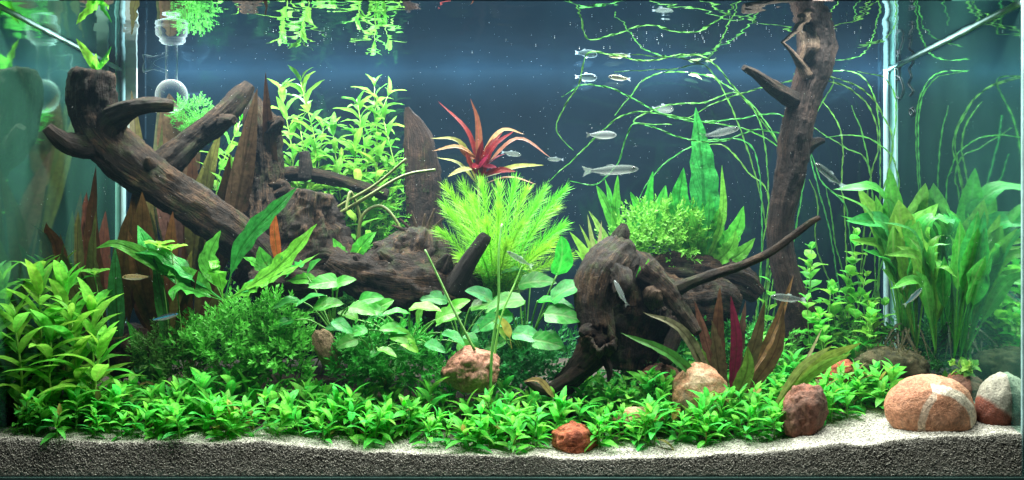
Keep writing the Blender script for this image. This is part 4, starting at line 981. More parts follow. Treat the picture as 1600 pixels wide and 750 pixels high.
for k, (tx, ty, tyy) in enumerate([(752, 286, .20), (806, 284, .19), (698, 292, .19), (882, 294, .17), (880, 350, .2), (688, 360, .18), (780, 326, .15), (726, 322, .16), (842, 314, .16), (888, 398, .2), (724, 288, .26), (850, 296, .26), (780, 292, .22),
                                    (700, 330, .22), (868, 322, .21), (720, 400, .17), (858, 384, .16), (760, 350, .14), (815, 350, .14), (740, 310, .22), (822, 296, .22), (792, 384, .14), (696, 318, .25), (866, 372, .24), (745, 384, .15)]):
    bx = 775 + (tx - 780) * .08; by_ = 468; hy = .235
    sag = abs(tx - 780) / 100
    needle_shoot([(bx, by_, hy), (bx + (tx - bx) * .30, by_ + (ty - by_) * .42, hy + (tyy - hy) * .4), (bx + (tx - bx) * .68, by_ + (ty - by_) * (.80 - .02 * sag), hy + (tyy - hy) * .8), (tx, ty + 4 * sag, tyy)], k, .027)
C_R = (0.13, 0.006, 0.016); C_RO = (0.22, 0.11, 0.035); C_YO = (0.26, .29, .06)
red_b = P(748, 300, .29)
red = rosette('red_plant', 'crimson leaved plant with olive lower leaves behind the feathery bush', red_b, [
    (684, 158, .29, 5.3, 18, -2, (0.17, .02, .02)), (735, 154, .28, 6.0, 6, -20, (0.22, .085, .035)), (804, 204, .27, 6.6, -12, -10, C_R), (786, 206, .29, 6.6, -8, -4, C_R), (727, 236, .26, 8.0, -3, 0, C_R), (772, 214, .25, 6.6, -4, 0, C_R), (754, 218, .27, 6.6, -4, 0, C_R),
    (790, 240, .26, 6.0, 0, -6, C_R), (672, 216, .30, 4.7, 14, -28, C_YO), (676, 236, .27, 4.7, 10, -14, C_RO), (682, 246, .29, 4.0, 6, -10, C_YO), (860, 246, .28, 4.7, -6, -42, C_RO), (850, 258, .26, 5.3, 0, -8, C_YO), (806, 268, .25, 6.6, 0, -6, C_R), (820, 210, .3, 4.0, -6, -26, (.3, .17, .07)), (738, 262, .25, 6.6, -2, 0, C_R),
    (700, 276, .26, 5.3, 0, -6, C_YO), (838, 288, .25, 5.3, 0, -12, C_RO), (764, 240, .24, 6.0, 0, 0, C_R), (716, 226, .28, 5.3, -2, 0, (.19, .04, .02)), (776, 262, .24, 6.0, 2, 0, (.11, .006, .014))], mat=M_RED, petiole=0.12, fold=0.3, wave=0.08, nu=14, rise=.05)
g_ = G(748, .29)
tube('stem', [g_, g_.lerp(red_b, .5), red_b + Vector((0, 0, .05))], .0016, M_STEM, red, red_b, 6, (.22, .12, .05))

# ------------------------------------------------------------------ pale stem plants at the back
C_POLY = (0.115, 0.42, 0.045)
stems = [(438, .33, 470, 128), (455, .36, 440, 145), (470, .35, 505, 200), (492, .36, 520, 205), (510, .33, 470, 205), (530, .35, 560, 165), (545, .37, 585, 135), (520, .37, 490, 240), (565, .34, 555, 215), (585, .36, 600, 190), (600, .34, 590, 235), (610, .36, 605, 260), (500, .31, 530, 255), (480, .31, 455, 260), (575, .31, 560, 275), (540, .31, 590, 300), (375, .34, 375, 190), (385, .30, 362, 265), (370, .32, 395, 250), (560, .38, 606, 150)]
where = ['tallest, its tip by the rough stump', 'leaning left beside the stump', 'before the blue back', 'with dense middle leaves', 'just right of the stump', 'with arching upper leaves', 'reaching the water line', 'in the shaded rear', 'with wide hanging leaves', 'beside the upright shard', 'low beside the shard', 'at the shard foot', 'above the knotty stump', 'over the dark side branch', 'above the root mass', 'bending towards the shard', 'behind the log branch', 'under the bronze leaves', 'between log and stump', 'with a bleached tip']
for (px, y, tx, ty), wh in zip(stems, where):
    b = G(px, y); t = P(tx, ty, y)
    r = empty('pale_stem_plant', b, 'pale yellow green stem plant ' + wh, 'aquatic plant', 'pale stem plants at the back')
    stem_leaves(r, [b, b.lerp(t, .35) + Vector((rnd(-.04, .04), 0, 0)), b.lerp(t, .7) + Vector((rnd(-.035, .035), -.012, 0)), t], PO_STEM, 0.021, 0.034, 0.042, C_POLY, 80, 45, 0.25, 2, 4, tipcol=(0.18, .50, .065), rmin=0.0011, stemcol=(0.25, .45, .08))
# arching bare leaves in the gap
for pts, lab in (([(480, 380, .26), (520, 330, .24), (585, 290, .22), (635, 248, .21)], 'long olive stalk leaning across the pale stem plants'), ([(520, 340, .25), (570, 310, .23), (630, 275, .22), (680, 265, .21)], 'grey green leaf stalk arching over the root mass'), ([(560, 400, .24), (565, 340, .23), (595, 322, .23), (622, 350, .23), (625, 378, .23)], 'olive leaf bowed down beside the shard'), ([(556, 390, .25), (562, 340, .24), (548, 300, .23), (540, 330, .22)], 'short drooping olive leaf above the root mass')):
    stalk(lab, pts, .0026, (0.13, .17, .045), 'arched_leaf_stalk')
# ------------------------------------------------------------------ tall fern on the right
C_TF = (0.07, 0.44, 0.05)
rosette('tall_fern', 'tall crinkled fern leaf cluster behind the dark root mass', P(1095, 430, .27), [
    (1087, 168, .25, 24, 4, 20, C_TF, dict(wave=.22, fold=.3, petiole=.05, roll=.1)), (1068, 262, .24, 20, -8, 0, C_TF), (1128, 258, .20, 7, 6, 10, (.2, .5, .07)), (1048, 300, .24, 16, -10, 0, C_TF), (1125, 322, .23, 15, 8, 6, C_TF), (1162, 322, .22, 16, 6, -4, (.11, .5, .05)), (1150, 360, .21, 15, 8, 0, C_TF), (1108, 300, .22, 18, 0, 0, C_TF), (1180, 372, .23, 14, 6, 0, C_TF), (1080, 330, .21, 14, 0, 0, C_TF)], mat=M_FERN, petiole=0.08, wave=0.28, fold=0.2, nu=28, wfreq=7)
rosette('fern_plant', 'fern of narrow upright blades left of the tall fern', P(975, 420, .27), [
    (932, 290, .25, 10, 0, 0, C_TF), (965, 274, .25, 8, -2, 0, C_TF), (985, 300, .25, 9, 10, -12, (.1, .5, .05)), (945, 280, .26, 8, 0, 0, C_TF), (1010, 305, .25, 9, 4, 0, C_TF), (1040, 290, .26, 13, 10, 0, (.12, .5, .06)), (920, 330, .24, 6, -6, -8, (.3, .5, .1)), (1000, 330, .24, 12, 0, 0, C_TF), (955, 330, .24, 10, 0, 0, C_TF), (1020, 268, .28, 9, 6, 0, C_TF)], mat=M_FERN, petiole=0.05, wave=0.2, fold=0.2, nu=16, kind='strap', wfreq=4)
rosette('fern_plant', 'pale brownish sprig of thin blades beside the bent stump top', P(935, 430, .2), [
    (918, 335, .18, 5, 2, 0, (.32, .34, .12)), (940, 345, .18, 4, -2, 0, (.34, .3, .14)), (905, 350, .18, 5, 0, 0, (.2, .4, .08)), (950, 372, .17, 4, 0, 0, (.3, .3, .1)), (890, 362, .19, 7, 0, -6, (.18, .5, .06)), (898, 390, .17, 10, 0, 0, (.12, .5, .05))], mat=M_LEAF, nu=10)
# small green leaf on the root mass
rosette('leaf_sprig', 'tiny green leaf sprouting on the root mass', P(994, 440, .14), [(1014, 404, .13, 5, 0, 0, C_FB), (1000, 415, .13, 3, 0, 0, C_FB)], nu=8)
# green plants round the root mass foot
def bushlet(label, px, y, h, n, col, ln, pool_=None, group=None, hb=None, name='round_leaf_plant', spread=.3, gap=.012):
    b = G(px, y) if hb is None else P(px, hb, y)
    r = empty(name, b, label, 'aquatic plant', group)
    for i in range(n):
        a = rnd(0, 6.28); d = Vector((math.cos(a) * spread, math.sin(a) * spread, 1)).normalized(); hh = S(h, y) * rnd(.7, 1.1)
        stem_leaves(r, [b + Vector((rnd(-.004, .004), rnd(-.004, .004), -.003)), b + d * hh * .5 + Vector((rnd(-.006, .006), 0, 0)), b + d * hh], pool_ or PO_ROUND, gap, S(ln, y), S(ln, y) * .85, col, 72, 50, .2, 2, 3, tipcol=tuple(min(1, c * 1.3) for c in col), rmin=.0010, stemcol=(0.12, .32, .05))
    return r
C_RL = (0.09, 0.44, 0.06)
bushlet('round leaved green plant before the bare branch, left one', 1095, .17, 100, 3, C_RL, 22, group='round leaved plants')
bushlet('round leaved green plant sheltering behind the purple leaves', 1165, .18, 110, 4, C_RL, 18, group='round leaved plants')
bushlet('round leaved green plant under the root mass arch', 1030, .12, 70, 4, C_RL, 22, group='round leaved plants')
bushlet('round leaved green plant at the bent stump foot', 955, .11, 66, 4, C_RL, 24, group='round leaved plants')
bushlet('round leaved green plant between stump foot and flat orange rock', 985, .10, 60, 4, C_RL, 24, group='round leaved plants')
bushlet('round leaved green plant crowding the trunk base', 1205, .20, 90, 4, C_RL, 18, group='round leaved plants')
# penny leaved stems right of the trunk
C_PN = (0.14, 0.50, 0.06)
for px, y, h, n, lab in ((1275, .24, 150, 3, 'leggy pale green penny leaved stems next to the tall trunk'), (1300, .28, 250, 2, 'tallest penny leaved stems, their top leaves by the trunk branch'), (1325, .25, 170, 3, 'penny leaved stems between trunk and sword plant'), (1345, .22, 150, 3, 'dense penny leaved stems above the orange rock'), (1300, .21, 110, 3, 'short penny leaved stems behind the orange rock'), (1370, .25, 130, 3, 'penny leaved stems under the first sword leaves'), (1255, .30, 200, 2, 'thin penny leaved stems hidden behind the trunk'), (1185, .30, 230, 1, 'single penny leaved stem left of the trunk')):
    bushlet(lab, px, y, h, n, C_PN, 30, group='penny leaved stems', gap=.021, spread=.16)

# ------------------------------------------------------------------ sword plant by the side glass
C_SW = (0.07, 0.40, 0.05)
sw_b = P(1412, 545, .28)
sword = rosette('sword_plant', 'large sword plant with long stalked spoon leaves against the side glass', sw_b, [
    (1302, 296, .22, 20, 26, -95, C_SW), (1368, 305, .24, 23, 0, -20, (.20, .58, .06)), (1390, 262, .25, 19, -2, -10, (.18, .54, .06)), (1446, 286, .26, 24, -8, -30, (.22, .60, .08)), (1404, 312, .22, 26, 0, -20, (.15, .48, .06)),
    (1322, 345, .2, 18, 24, -75, C_SW), (1466, 318, .22, 26, -16, -40, (.15, .5, .07)), (1436, 345, .2, 25, -6, -20, (.16, .5, .06)), (1348, 390, .2, 20, 14, -40, C_SW), (1478, 296, .27, 20, -14, -40, C_SW), (1395, 352, .2, 21, 2, -10, (.06, .34, .04)), (1500, 350, .19, 20, -22, -85, C_SW), (1425, 392, .19, 20, 0, -14, (.07, .36, .045)), (1486, 420, .19, 18, -16, -60, C_SW), (1378, 420, .19, 18, 6, -14, (.07, .34, .04)), (1340, 292, .28, 15, 14, -30, (.14, .48, .05)), (1362, 350, .23, 20, 6, -20, (.20, .56, .07)), (1452, 380, .18, 20, -6, -24, (.12, .45, .06))],
    mat=M_BROAD, petiole=0.56, kind='lance', fold=0.22, wave=0.12, nu=26, pw=.09)
rosette('sword_plant', 'narrow leaved sword plant crowded behind the spoon leaved one', P(1432, 548, .24), [
    (1300 + 14 * k, 300 + (k * 37) % 75, .20 + .012 * (k % 7), 10 + (k % 4) * 1.6, 12 - 2.6 * k + (k % 3) * 4, -30 - abs(k - 7) * 5, (.08 + .02 * (k % 4), .34 + .04 * (k % 5), .05)) for k in range(15)],
    mat=M_BROAD, petiole=0.42, kind='lance', fold=0.25, wave=0.12, nu=24, pw=.10)
rosette('sword_plant', 'low narrow leaved sword plant filling the base by the right glass', P(1462, 552, .19), [
    (1372 + 9.5 * k, 345 + (k * 53) % 120, .12 + .014 * (k % 6), 8 + (k % 4) * 1.7, 16 - 2.6 * k + (k % 3) * 4, -34 - abs(k - 6) * 5, (.06 + .025 * (k % 4), .30 + .05 * (k % 5), .05)) for k in range(14)],
    mat=M_BROAD, petiole=0.34, kind='lance', fold=0.25, wave=0.14, nu=22, pw=.10)
for k in range(16):
    px = rnd(1370, 1470)
    leaf(sword, [sw_b + Vector((rnd(-.02, .02), rnd(-.02, .02), -.002)), P(px, rnd(500, 530), .25), P(px + rnd(-40, 40), rnd(545, 575), .22)], S(1.6, .25), (.10, .09, .04), M_STEM, name='root', kind='strap', nu=8, nv=2)
swb2 = P(1520, 545, .17)
# one leafy sword nearer the front glass
rosette('sword_plant', 'smaller sword plant with arching leaves nearer the front', P(1500, 560, .17), [
    (1548, 330, .10, 16, 10, -10, C_SW), (1575, 355, .10, 17, 0, -25, C_SW), (1500, 345, .14, 20, 0, 0, C_SW), (1535, 385, .12, 15, 10, -10, (.05, .28, .04)), (1475, 400, .15, 13, -6, 0, (.06, .3, .04)), (1590, 400, .08, 15, 0, -24, C_SW)], mat=M_BROAD, petiole=0.5, fold=0.25, wave=0.08, nu=22, pw=.09)

# ------------------------------------------------------------------ purple leaved plant and grass streaks
C_PU = (0.12, 0.075, 0.035)
rosette('purple_leaf_plant', 'brown leaved plant with one wine red striped leaf behind the tan rock', G(1135, .12), [
    (1142, 462, .10, 9.5, 8, 0, (0.12, .010, .034), dict(label='wine red striped leaf')), (1125, 448, .13, 11, -2, 0, (.09, .045, .022)), (1005, 488, .09, 9, 4, -40, (.20, .17, .10)), (1060, 500, .11, 11, -4, -18, (.10, .18, .03)), (970, 520, .07, 9, 0, -20, (.05, .22, .03)), (1195, 470, .12, 11, 4, 0, (.09, .06, .028)), (1225, 478, .11, 11, 10, 0, (.085, .06, .025)), (1165, 470, .15, 9, 0, 0, (.10, .055, .03)), (1112, 500, .11, 15, -4, 0, C_PU), (1168, 540, .08, 13, 4, -8, (.10, .22, .03)), (1240, 430, .16, 8, 4, 0, (.14, .07, .03)), (1085, 470, .13, 9, -4, -4, (.17, .10, .06))], mat=M_CRYPT, petiole=0.2, fold=0.3, wave=0.22, nu=18)
rosette('grass_blade_plant', 'flat olive grass blades bowed over the carpet near the orange rock', G(1200, .085), [
    (1345, 536, .10, 9, -10, -22, (.22, .34, .06)), (1330, 552, .09, 8, -6, -18, (.20, .36, .06)), (1300, 540, .09, 7, -10, -14, (.24, .32, .08)), (1285, 512, .12, 3, 0, 0, (.2, .2, .08))], mat=M_LEAF, petiole=0, kind='strap', fold=.1, nu=14, hint=Vector((0, -1, .5)))

# ------------------------------------------------------------------ twisted ribbon plants
C_RB = (0.07, 0.30, 0.05)
def ribbon(parent, pts, w=.0015, color=C_RB, pitch=.019):
    P3 = [P(*p) for p in pts]; s = [Vector(a) for a in spline([tuple(p) for p in P3], 26)]
    T, U, V = frames(s); acc = 0; v = []; f = []; uv = []
    o = parent.location; n = len(s)
    # resample finer so the twist reads
    q = []; 
    for i in range(n - 1):
        k = max(1, int((s[i + 1] - s[i]).length / (pitch / 9)))
        for e in range(k): q.append(s[i].lerp(s[i + 1], e / k))
    q.append(s[-1]); T, U, V = frames(q); n = len(q)
    for i in range(n):
        if i: acc += (q[i] - q[i - 1]).length
        a = acc / pitch * math.pi; ww = w * min(1, (n - i) / n * 5 + .25) * (0.85 + .3 * noise.noise(Vector((acc * 60, parent.location.x * 9, 1))))
        d = U[i] * math.cos(a) + V[i] * math.sin(a); nn = -U[i] * math.sin(a) + V[i] * math.cos(a)
        for e in (-1, 0, 1): v.append(q[i] - o + d * e * ww + nn * (.8 * w * (1 - abs(e)))); uv.append((i / n, .5 + e * .5))
    for i in range(n - 1):
        for e in range(2):
            a = i * 3 + e; f.append((a, a + 1, a + 4, a + 3))
    link('ribbon_leaf', mesh_from('ribbon_leaf', v, f, M_LEAF, uvs=uv), parent, color=jit(color, .15))
def ribbon_plant(label, base, strands):
    r = empty('ribbon_plant', base, label, 'aquatic plant', 'twisted ribbon plants')
    bx, by = base.x, base.y
    pxb = bx * F / (D0 + by) + CX; pyb = CY - (base.z - ZC) * F / (D0 + by)
    for st in strands:
        c = C_RB if len(st[0]) == 3 else C_RB
        ribbon(r, [(pxb + rnd(-8, 8), pyb, by)] + st)
    return r
ribbon_plant('twisted ribbon plant whose long strands float left to the tank middle', G(1205, .33), [
    [(1225, 380, .31), (1230, 260, .28), (1195, 195, .26), (1150, 140, .24), (1110, 95, .22), (1070, 85, .22), (1010, 95, .22), (960, 86, .23), (918, 84, .24), (905, 130, .25), (880, 170, .26), (870, 205, .26), (896, 235, .26)],
    [(1240, 380, .32), (1260, 230, .31), (1220, 180, .30), (1150, 186, .28), (1090, 190, .27), (1040, 180, .26), (1000, 160, .25), (955, 138, .24), (910, 133, .24), (878, 152, .25)],
    [(1220, 390, .32), (1235, 260, .31), (1180, 208, .29), (1100, 190, .28), (1010, 175, .27), (970, 182, .26), (935, 210, .25), (900, 245, .24), (855, 285, .22)],
    [(1230, 390, .3), (1250, 240, .27), (1190, 203, .25), (1130, 220, .23), (1075, 218, .22), (1000, 193, .22), (980, 210, .22), (965, 255, .22), (930, 288, .22), (890, 282, .22)]])
ribbon_plant('twisted ribbon plant with short strands crossing the tall fern tip', G(1180, .35), [
    [(1210, 380, .34), (1225, 250, .33), (1160, 150, .32), (1100, 160, .31), (1040, 165, .3), (990, 190, .3), (1050, 195, .3)],
    [(1215, 380, .34), (1265, 200, .32), (1300, 122, .31), (1200, 135, .30), (1120, 160, .3), (1070, 188, .3)],
    [(1190, 400, .34), (1200, 305, .33), (1170, 270, .33), (1135, 230, .33), (1100, 225, .33)],
    [(1190, 400, .33), (1180, 240, .3), (1120, 218, .28), (1060, 240, .27), (1020, 275, .27), (992, 320, .27)],
    [(1200, 390, .36), (1190, 200, .37), (1130, 130, .37), (1060, 112, .37), (1010, 122, .37), (985, 150, .37), (960, 180, .37)],
    [(1200, 390, .36), (1170, 240, .36), (1110, 110, .36), (1050, 108, .36), (960, 112, .36)]])
ribbon_plant('twisted ribbon plant arching right beside the tall trunk', G(1330, .33), [
    [(1355, 310, .31), (1372, 230, .31), (1362, 175, .30), (1330, 140, .30), (1285, 124, .30), (1240, 116, .30)],
    [(1352, 400, .3), (1390, 260, .28), (1394, 215, .28), (1382, 185, .28), (1362, 152, .28), (1330, 130, .28), (1290, 118, .28)],
    [(1352, 330, .32), (1360, 280, .32), (1350, 246, .32), (1320, 230, .32), (1272, 200, .32)],
    [(1320, 340, .34), (1315, 290, .35), (1317, 230, .36), (1308, 190, .36), (1285, 158, .36)],
    [(1398, 330, .29), (1400, 262, .28), (1380, 230, .28), (1342, 212, .28), (1290, 214, .28)],
    [(1300, 380, .35), (1280, 300, .36), (1260, 220, .36), (1255, 180, .36)]])
ribbon_plant('twisted ribbon plant standing against the far corner seam', G(1370, .36), [
    [(1365, 330, .35), (1350, 220, .36), (1330, 165, .37)],
    [(1330, 380, .34), (1320, 320, .34), (1285, 285, .33), (1268, 240, .33)],
    [(1280, 400, .35), (1278, 320, .35), (1265, 280, .35)],
    [(1380, 330, .36), (1400, 180, .34), (1385, 125, .33), (1340, 112, .33)],
    [(1375, 330, .37), (1372, 180, .38), (1345, 118, .38), (1290, 110, .38)],
    [(1310, 400, .36), (1300, 340, .36), (1290, 290, .36)]])

# ------------------------------------------------------------------ sprig on the log, sprig on the rock
rosette('leaf_sprig', 'bright green sprig sprouting from the log stump top', P(150, 112, .165), [
    (119, 60, .15, 7, 4, 6, (.16, .62, .05)), (170, 84, .15, 7, 6, 0, (.16, .62, .05)), (150, 84, .15, 9, 0, 0, (.14, .58, .05)), (174, 72, .17, 4, 6, -4, (.12, .5, .05)), (160, 96, .15, 8, 6, 0, (.16, .6, .05))], mat=M_LEAF, nu=10, wave=.25)
bushlet('pale green rosette perched on the brown rock by the pale pebble', 1512, .145, 34, 5, (.24, .5, .08), 20, hb=592, spread=.9, name='leaf_sprig', gap=.008)
leafy('leaf_sprig', 'reddish green sprig at the tank end behind the striped boulder', 1545, .20, 7, (24, 40), (5, 7), [(.25, .45, .08), (.12, .45, .05)], 1, M_LEAF)
# ------------------------------------------------------------------ equipment
m, nt, out = new_mat('clear_glass'); L = nt.links
lw = N(nt, 'ShaderNodeLayerWeight'); lw.inputs['Blend'].default_value = 0.35
pw = N(nt, 'ShaderNodeMath', operation='POWER'); pw.inputs[1].default_value = 1.8; L.new(lw.outputs['Facing'], pw.inputs[0])
tr = N(nt, 'ShaderNodeBsdfTransparent'); tr.inputs['Color'].default_value = (.96, .98, .98, 1)
pb = N(nt, 'ShaderNodeBsdfPrincipled'); setin(pb, Roughness=0.08); pb.inputs['Base Color'].default_value = (.75, .82, .82, 1)
mx = N(nt, 'ShaderNodeMixShader'); L.new(pw.outputs[0], mx.inputs[0]); L.new(tr.outputs[0], mx.inputs[1]); L.new(pb.outputs[0], mx.inputs[2]); L.new(mx.outputs[0], out.inputs['Surface']); M_GLASS = m
def lathe(name, prof_, mat, parent, seg=28, mtx=None):
    v = []; f = []
    for (r, z) in prof_:
        for j in range(seg):
            a = 2 * math.pi * j / seg; p = Vector((r * math.cos(a), r * math.sin(a), z)); v.append(mtx @ p if mtx else p)
    for i in range(len(prof_) - 1):
        for j in range(seg):
            k = (j + 1) % seg; f.append((i * seg + j, i * seg + k, (i + 1) * seg + k, (i + 1) * seg + j))
    return link(name, mesh_from(name, v, f, mat), parent)
dif_b = P(268, 150, .36); rr = S(25, .36)
dif = empty('glass_diffuser', dif_b, 'clear glass bulb diffuser hanging by its neck at the water surface', 'glass diffuser')
lathe('bulb', [(rr * math.sin(t * math.pi / 16) + .0001, -rr * 1.05 * math.cos(t * math.pi / 16)) for t in range(15)], M_GLASS, dif)
neck_top = WATER_Z - dif_b.z + .015
lathe('neck', [(rr * .38, rr * .95), (rr * .36, rr * 1.3), (rr * .40, neck_top * .8), (rr * .42, neck_top)], M_GLASS, dif)
q = Vector((-1, 0, .35)).to_track_quat('Z', 'Y').to_matrix()
lathe('side_arm', [(.0028, 0), (.0024, .012), (.004, .022), (.011, .032), (.0125, .034), (.010, .033)], M_GLASS, dif, 20, Matrix.Translation((-.006, 0, rr * 1.5)) @ q.to_4x4())
ring_pts = [Vector((rr * 1.0 * math.cos(a / 24 * 6.283), 0, rr * 1.0 * math.sin(a / 24 * 6.283))) for a in range(25)]
tube('rim_ring', ring_pts, .0011, M_GLASS, dif, None, 8)
pipe_m = plain('white_plastic', (0.62, .70, .66), .4)
px0, px1 = P(197, 110, .40), P(214, 212, .40)
pp = empty('intake_pipe', Vector((px0.x, .40, px1.z)), 'short white plastic intake strip in the back corner above the log', 'pipe')
o = link('strip', box_mesh('strip', (0, -.003, 0), (px1.x - px0.x, .003, WATER_Z + .02 - px1.z), pipe_m), pp)
o = link('clip', box_mesh('clip', (-.003, -.005, .04), (px1.x - px0.x + .003, -.0035, .046), pipe_m), pp)

# ------------------------------------------------------------------ fish
def fish_material(name, top, side, belly, stripe=None, rough=.25):
    m, nt, out = new_mat(name); L = nt.links
    tc = N(nt, 'ShaderNodeTexCoord'); sp = N(nt, 'ShaderNodeSeparateXYZ'); L.new(tc.outputs['Generated'], sp.inputs[0])
    nz = N(nt, 'ShaderNodeTexNoise'); setin(nz, Scale=30.0, Detail=3.0); L.new(tc.outputs['Generated'], nz.inputs['Vector'])
    ad = N(nt, 'ShaderNodeMath', operation='MULTIPLY_ADD'); ad.inputs[1].default_value = .12; L.new(nz.outputs['Fac'], ad.inputs[0]); L.new(sp.outputs['Z'], ad.inputs[2])
    st = [(.30, belly), (.50, side), (.80, top)]
    if stripe: st = [(.30, belly), (.52, side), (.56, stripe), (.68, stripe), (.74, top)]
    rp = ramp(nt, st); L.new(ad.outputs[0], rp.inputs[0])
    bs = N(nt, 'ShaderNodeBsdfPrincipled'); setin(bs, Roughness=.5); bs.inputs['Specular IOR Level'].default_value = .25; L.new(rp.outputs[0], bs.inputs['Base Color'])
    tp = N(nt, 'ShaderNodeBsdfTransparent'); mx = N(nt, 'ShaderNodeMixShader'); mx.inputs[0].default_value = .55; L.new(bs.outputs[0], mx.inputs[1]); L.new(tp.outputs[0], mx.inputs[2])
    L.new(mx.outputs[0], out.inputs['Surface']); return m
M_SILVER = fish_material('silver_scales', (.06, .09, .08), (.20, .26, .25), (.34, .39, .38))
M_PALE_F = fish_material('white_scales', (.2, .26, .26), (.48, .56, .58), (.6, .66, .67))
M_NEON = fish_material('neon_scales', (.03, .05, .06), (.25, .32, .36), (.5, .5, .5), (.03, .35, .60))
M_BRONZE = fish_material('bronze_scales', (.25, .20, .08), (.5, .38, .18), (.6, .55, .4))
m, nt, out = new_mat('fish_fin'); L = nt.links
tr = N(nt, 'ShaderNodeBsdfTranslucent'); tr.inputs['Color'].default_value = (.6, .68, .66, 1); t2 = N(nt, 'ShaderNodeBsdfTransparent'); mx = N(nt, 'ShaderNodeMixShader'); mx.inputs[0].default_value = .72
L.new(tr.outputs[0], mx.inputs[1]); L.new(t2.outputs[0], mx.inputs[2]); L.new(mx.outputs[0], out.inputs['Surface']); M_FIN = m
M_EYE = plain('fish_eye', (.01, .01, .012), .1, .8)
def fish(label, px, py, y, ln, ang, mat, facing=1, deep=.22, turn=15):
    L_ = S(ln, y); c = P(px, py, y)
    r = empty('fish', c, label, 'fish', 'small fish in the open water')
    rings = [(.5, .015, .0), (.47, .05, .0), (.42, .085, .004), (.33, .115, .006), (.2, .135, .004), (.05, .135, 0), (-.1, .115, 0), (-.22, .08, .004), (-.32, .05, .008), (-.38, .04, .01)]
    v = []; f = []; ns = 12
    for (x, h, up) in rings:
        for j in range(ns):
            a = 2 * math.pi * j / ns; v.append((x, math.sin(a) * h * .5, up + math.cos(a) * h * deep / .22 * .95))
    for i in range(len(rings) - 1):
        for j in range(ns):
            k = (j + 1) % ns; f.append((i * ns + j, i * ns + k, (i + 1) * ns + k, (i + 1) * ns + j))
    f.append(tuple(range(ns))[::-1]); f.append(tuple(range((len(rings) - 1) * ns, len(rings) * ns)))
    link('body', mesh_from('body', v, f, mat), r)
    def fin(name, pts):
        n = len(pts); vv = [(x, .004, z) for x, z in pts] + [(x, -.004, z) for x, z in pts]
        ff = [tuple(range(n)), tuple(range(2 * n - 1, n - 1, -1))] + [(i, i + n, (i + 1) % n + n, (i + 1) % n) for i in range(n)]
        link(name, mesh_from(name, vv, ff, M_FIN, smooth=False), r)
    fin('tail_fin', [(-.36, .045), (-.43, .06), (-.52, .095), (-.47, .01), (-.52, -.09), (-.43, -.05), (-.36, -.03)])
    fin('dorsal_fin', [(.08, deep * .48), (.02, deep * .75), (-.08, deep * .65), (-.07, deep * .42)])
    fin('anal_fin', [(.0, -deep * .48), (-.06, -deep * .72), (-.20, -deep * .5), (-.2, -deep * .34)])
    for s in (-1, 1):
        bm = bmesh.new(); bmesh.ops.create_uvsphere(bm, u_segments=10, v_segments=6, radius=.026)
        me = bpy.data.meshes.new('eye'); bm.to_mesh(me); bm.free(); me.materials.append(M_EYE); me.polygons.foreach_set('use_smooth', [True] * len(me.polygons))
        e = link('eye', me, r); e.location = (.40, s * .036, .02)
    r.scale = (L_, L_, L_); r.rotation_euler = (0, -math.radians(ang), math.radians(turn if facing > 0 else 180 + turn))
    return r
fish('bright white fish just below the water line', 916, 121, .38, 36, 0, M_PALE_F, 1, .30)
fish('silver fish swimming level above the long grey one', 940, 211, .2, 50, 2, M_PALE_F, 1)
fish('long grey silver fish over the feathery bush side', 955, 266, .18, 92, 4, M_SILVER, 1, .14)
fish('stocky pale fish in front of the ribbon strands', 1036, 170, .34, 36, 0, M_SILVER, 1, .32)
fish('slim silver fish pointing up beside the tall fern tip', 1126, 207, .25, 68, 14, M_SILVER, 1, .15)
fish('tiny silver fish near the red plant', 868, 249, .3, 26, 0, M_SILVER, -1)
fish('green tinged small fish beside the crimson leaves', 799, 240, .3, 32, -6, M_SILVER, 1)
fish('silver fish diving behind the tall trunk', 1296, 274, .22, 62, 36, M_SILVER, -1, .17)
fish('white fish tipped steeply in front of the bent stump', 970, 458, .07, 46, 62, M_PALE_F, -1, .15)
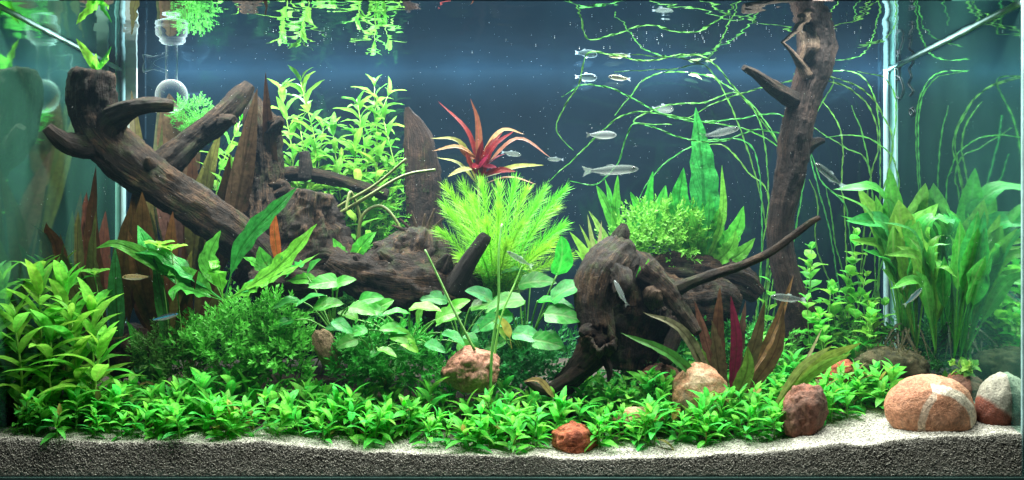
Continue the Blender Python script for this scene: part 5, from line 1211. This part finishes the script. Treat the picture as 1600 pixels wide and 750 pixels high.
fish('grey fish gliding level past the trunk foot', 1232, 466, .1, 62, 6, M_SILVER, -1, .16)
fish('neon blue fish rising under the sword plant', 1427, 464, .15, 42, 40, M_NEON, 1, .17)
fish('pale bronze fish rising before the sword stalks', 1432, 437, .18, 56, 22, M_SILVER, 1, .17)
fish('neon blue fish by the dark rock and moss', 256, 496, .09, 44, 14, M_NEON, 1, .17)
fish('silver fish gliding down before the feathery bush', 812, 405, .1, 48, 30, M_SILVER, -1, .15)
fish('brown grey fish among the dark corner leaves', 214, 433, .1, 44, 0, M_BRONZE, -1, .18)
fish('bronze fish hanging at the water line', 968, 122, .39, 36, 4, M_BRONZE, -1, .2)
for px, ln, lab in ((1075, 24, 'pale floating leaf scrap at the water line'), (1102, 18, 'yellow green floating leaf scrap beside the pale one')):
    b = P(px, 117, .40); r = empty('leaf_scrap', b, lab, 'floating leaf')
    put(PO_STEM[0], r, Vector((0, 0, 0)), Vector((1, 0, -.1)), Vector((0, -.8, .5)), S(ln, .4), (.5, .7, .25))

# small pale specks: clusters close under the surface, the rest drifting in the water
rng = np.random.default_rng(8)
m, nt, out = new_mat('pale_speck'); bs = N(nt, 'ShaderNodeBsdfPrincipled'); setin(bs, Roughness=.1); bs.inputs['Base Color'].default_value = (.8, .85, .88, 1); nt.links.new(bs.outputs[0], out.inputs['Surface']); M_SPECK = m
pts = []; sz = []
for (cx, cyy, sx, sy, n) in ((520, .17, 45, .04, 35), (1110, .16, 90, .05, 60), (1400, .2, 60, .08, 14), (800, .15, 300, .1, 20)):
    for _ in range(n):
        y = cyy + rng.normal(0, sy); px = rng.normal(cx, sx)
        if not 0.02 < y < YB - .02: continue
        x = (px - CX) / F * (D0 + y)
        if abs(x) > .57: continue
        pts.append((x, y, WATER_Z - .0012)); sz.append(rng.uniform(.0003, .0007))
for _ in range(1300):
    pts.append((rng.uniform(X0 + .01, X1 - .01), rng.uniform(.02, YB - .02), rng.uniform(.2, WATER_Z - .01))); sz.append(rng.uniform(.00018, .0004))
grains('pale_specks', pts, sz, np.ones(len(pts)), M_SPECK)
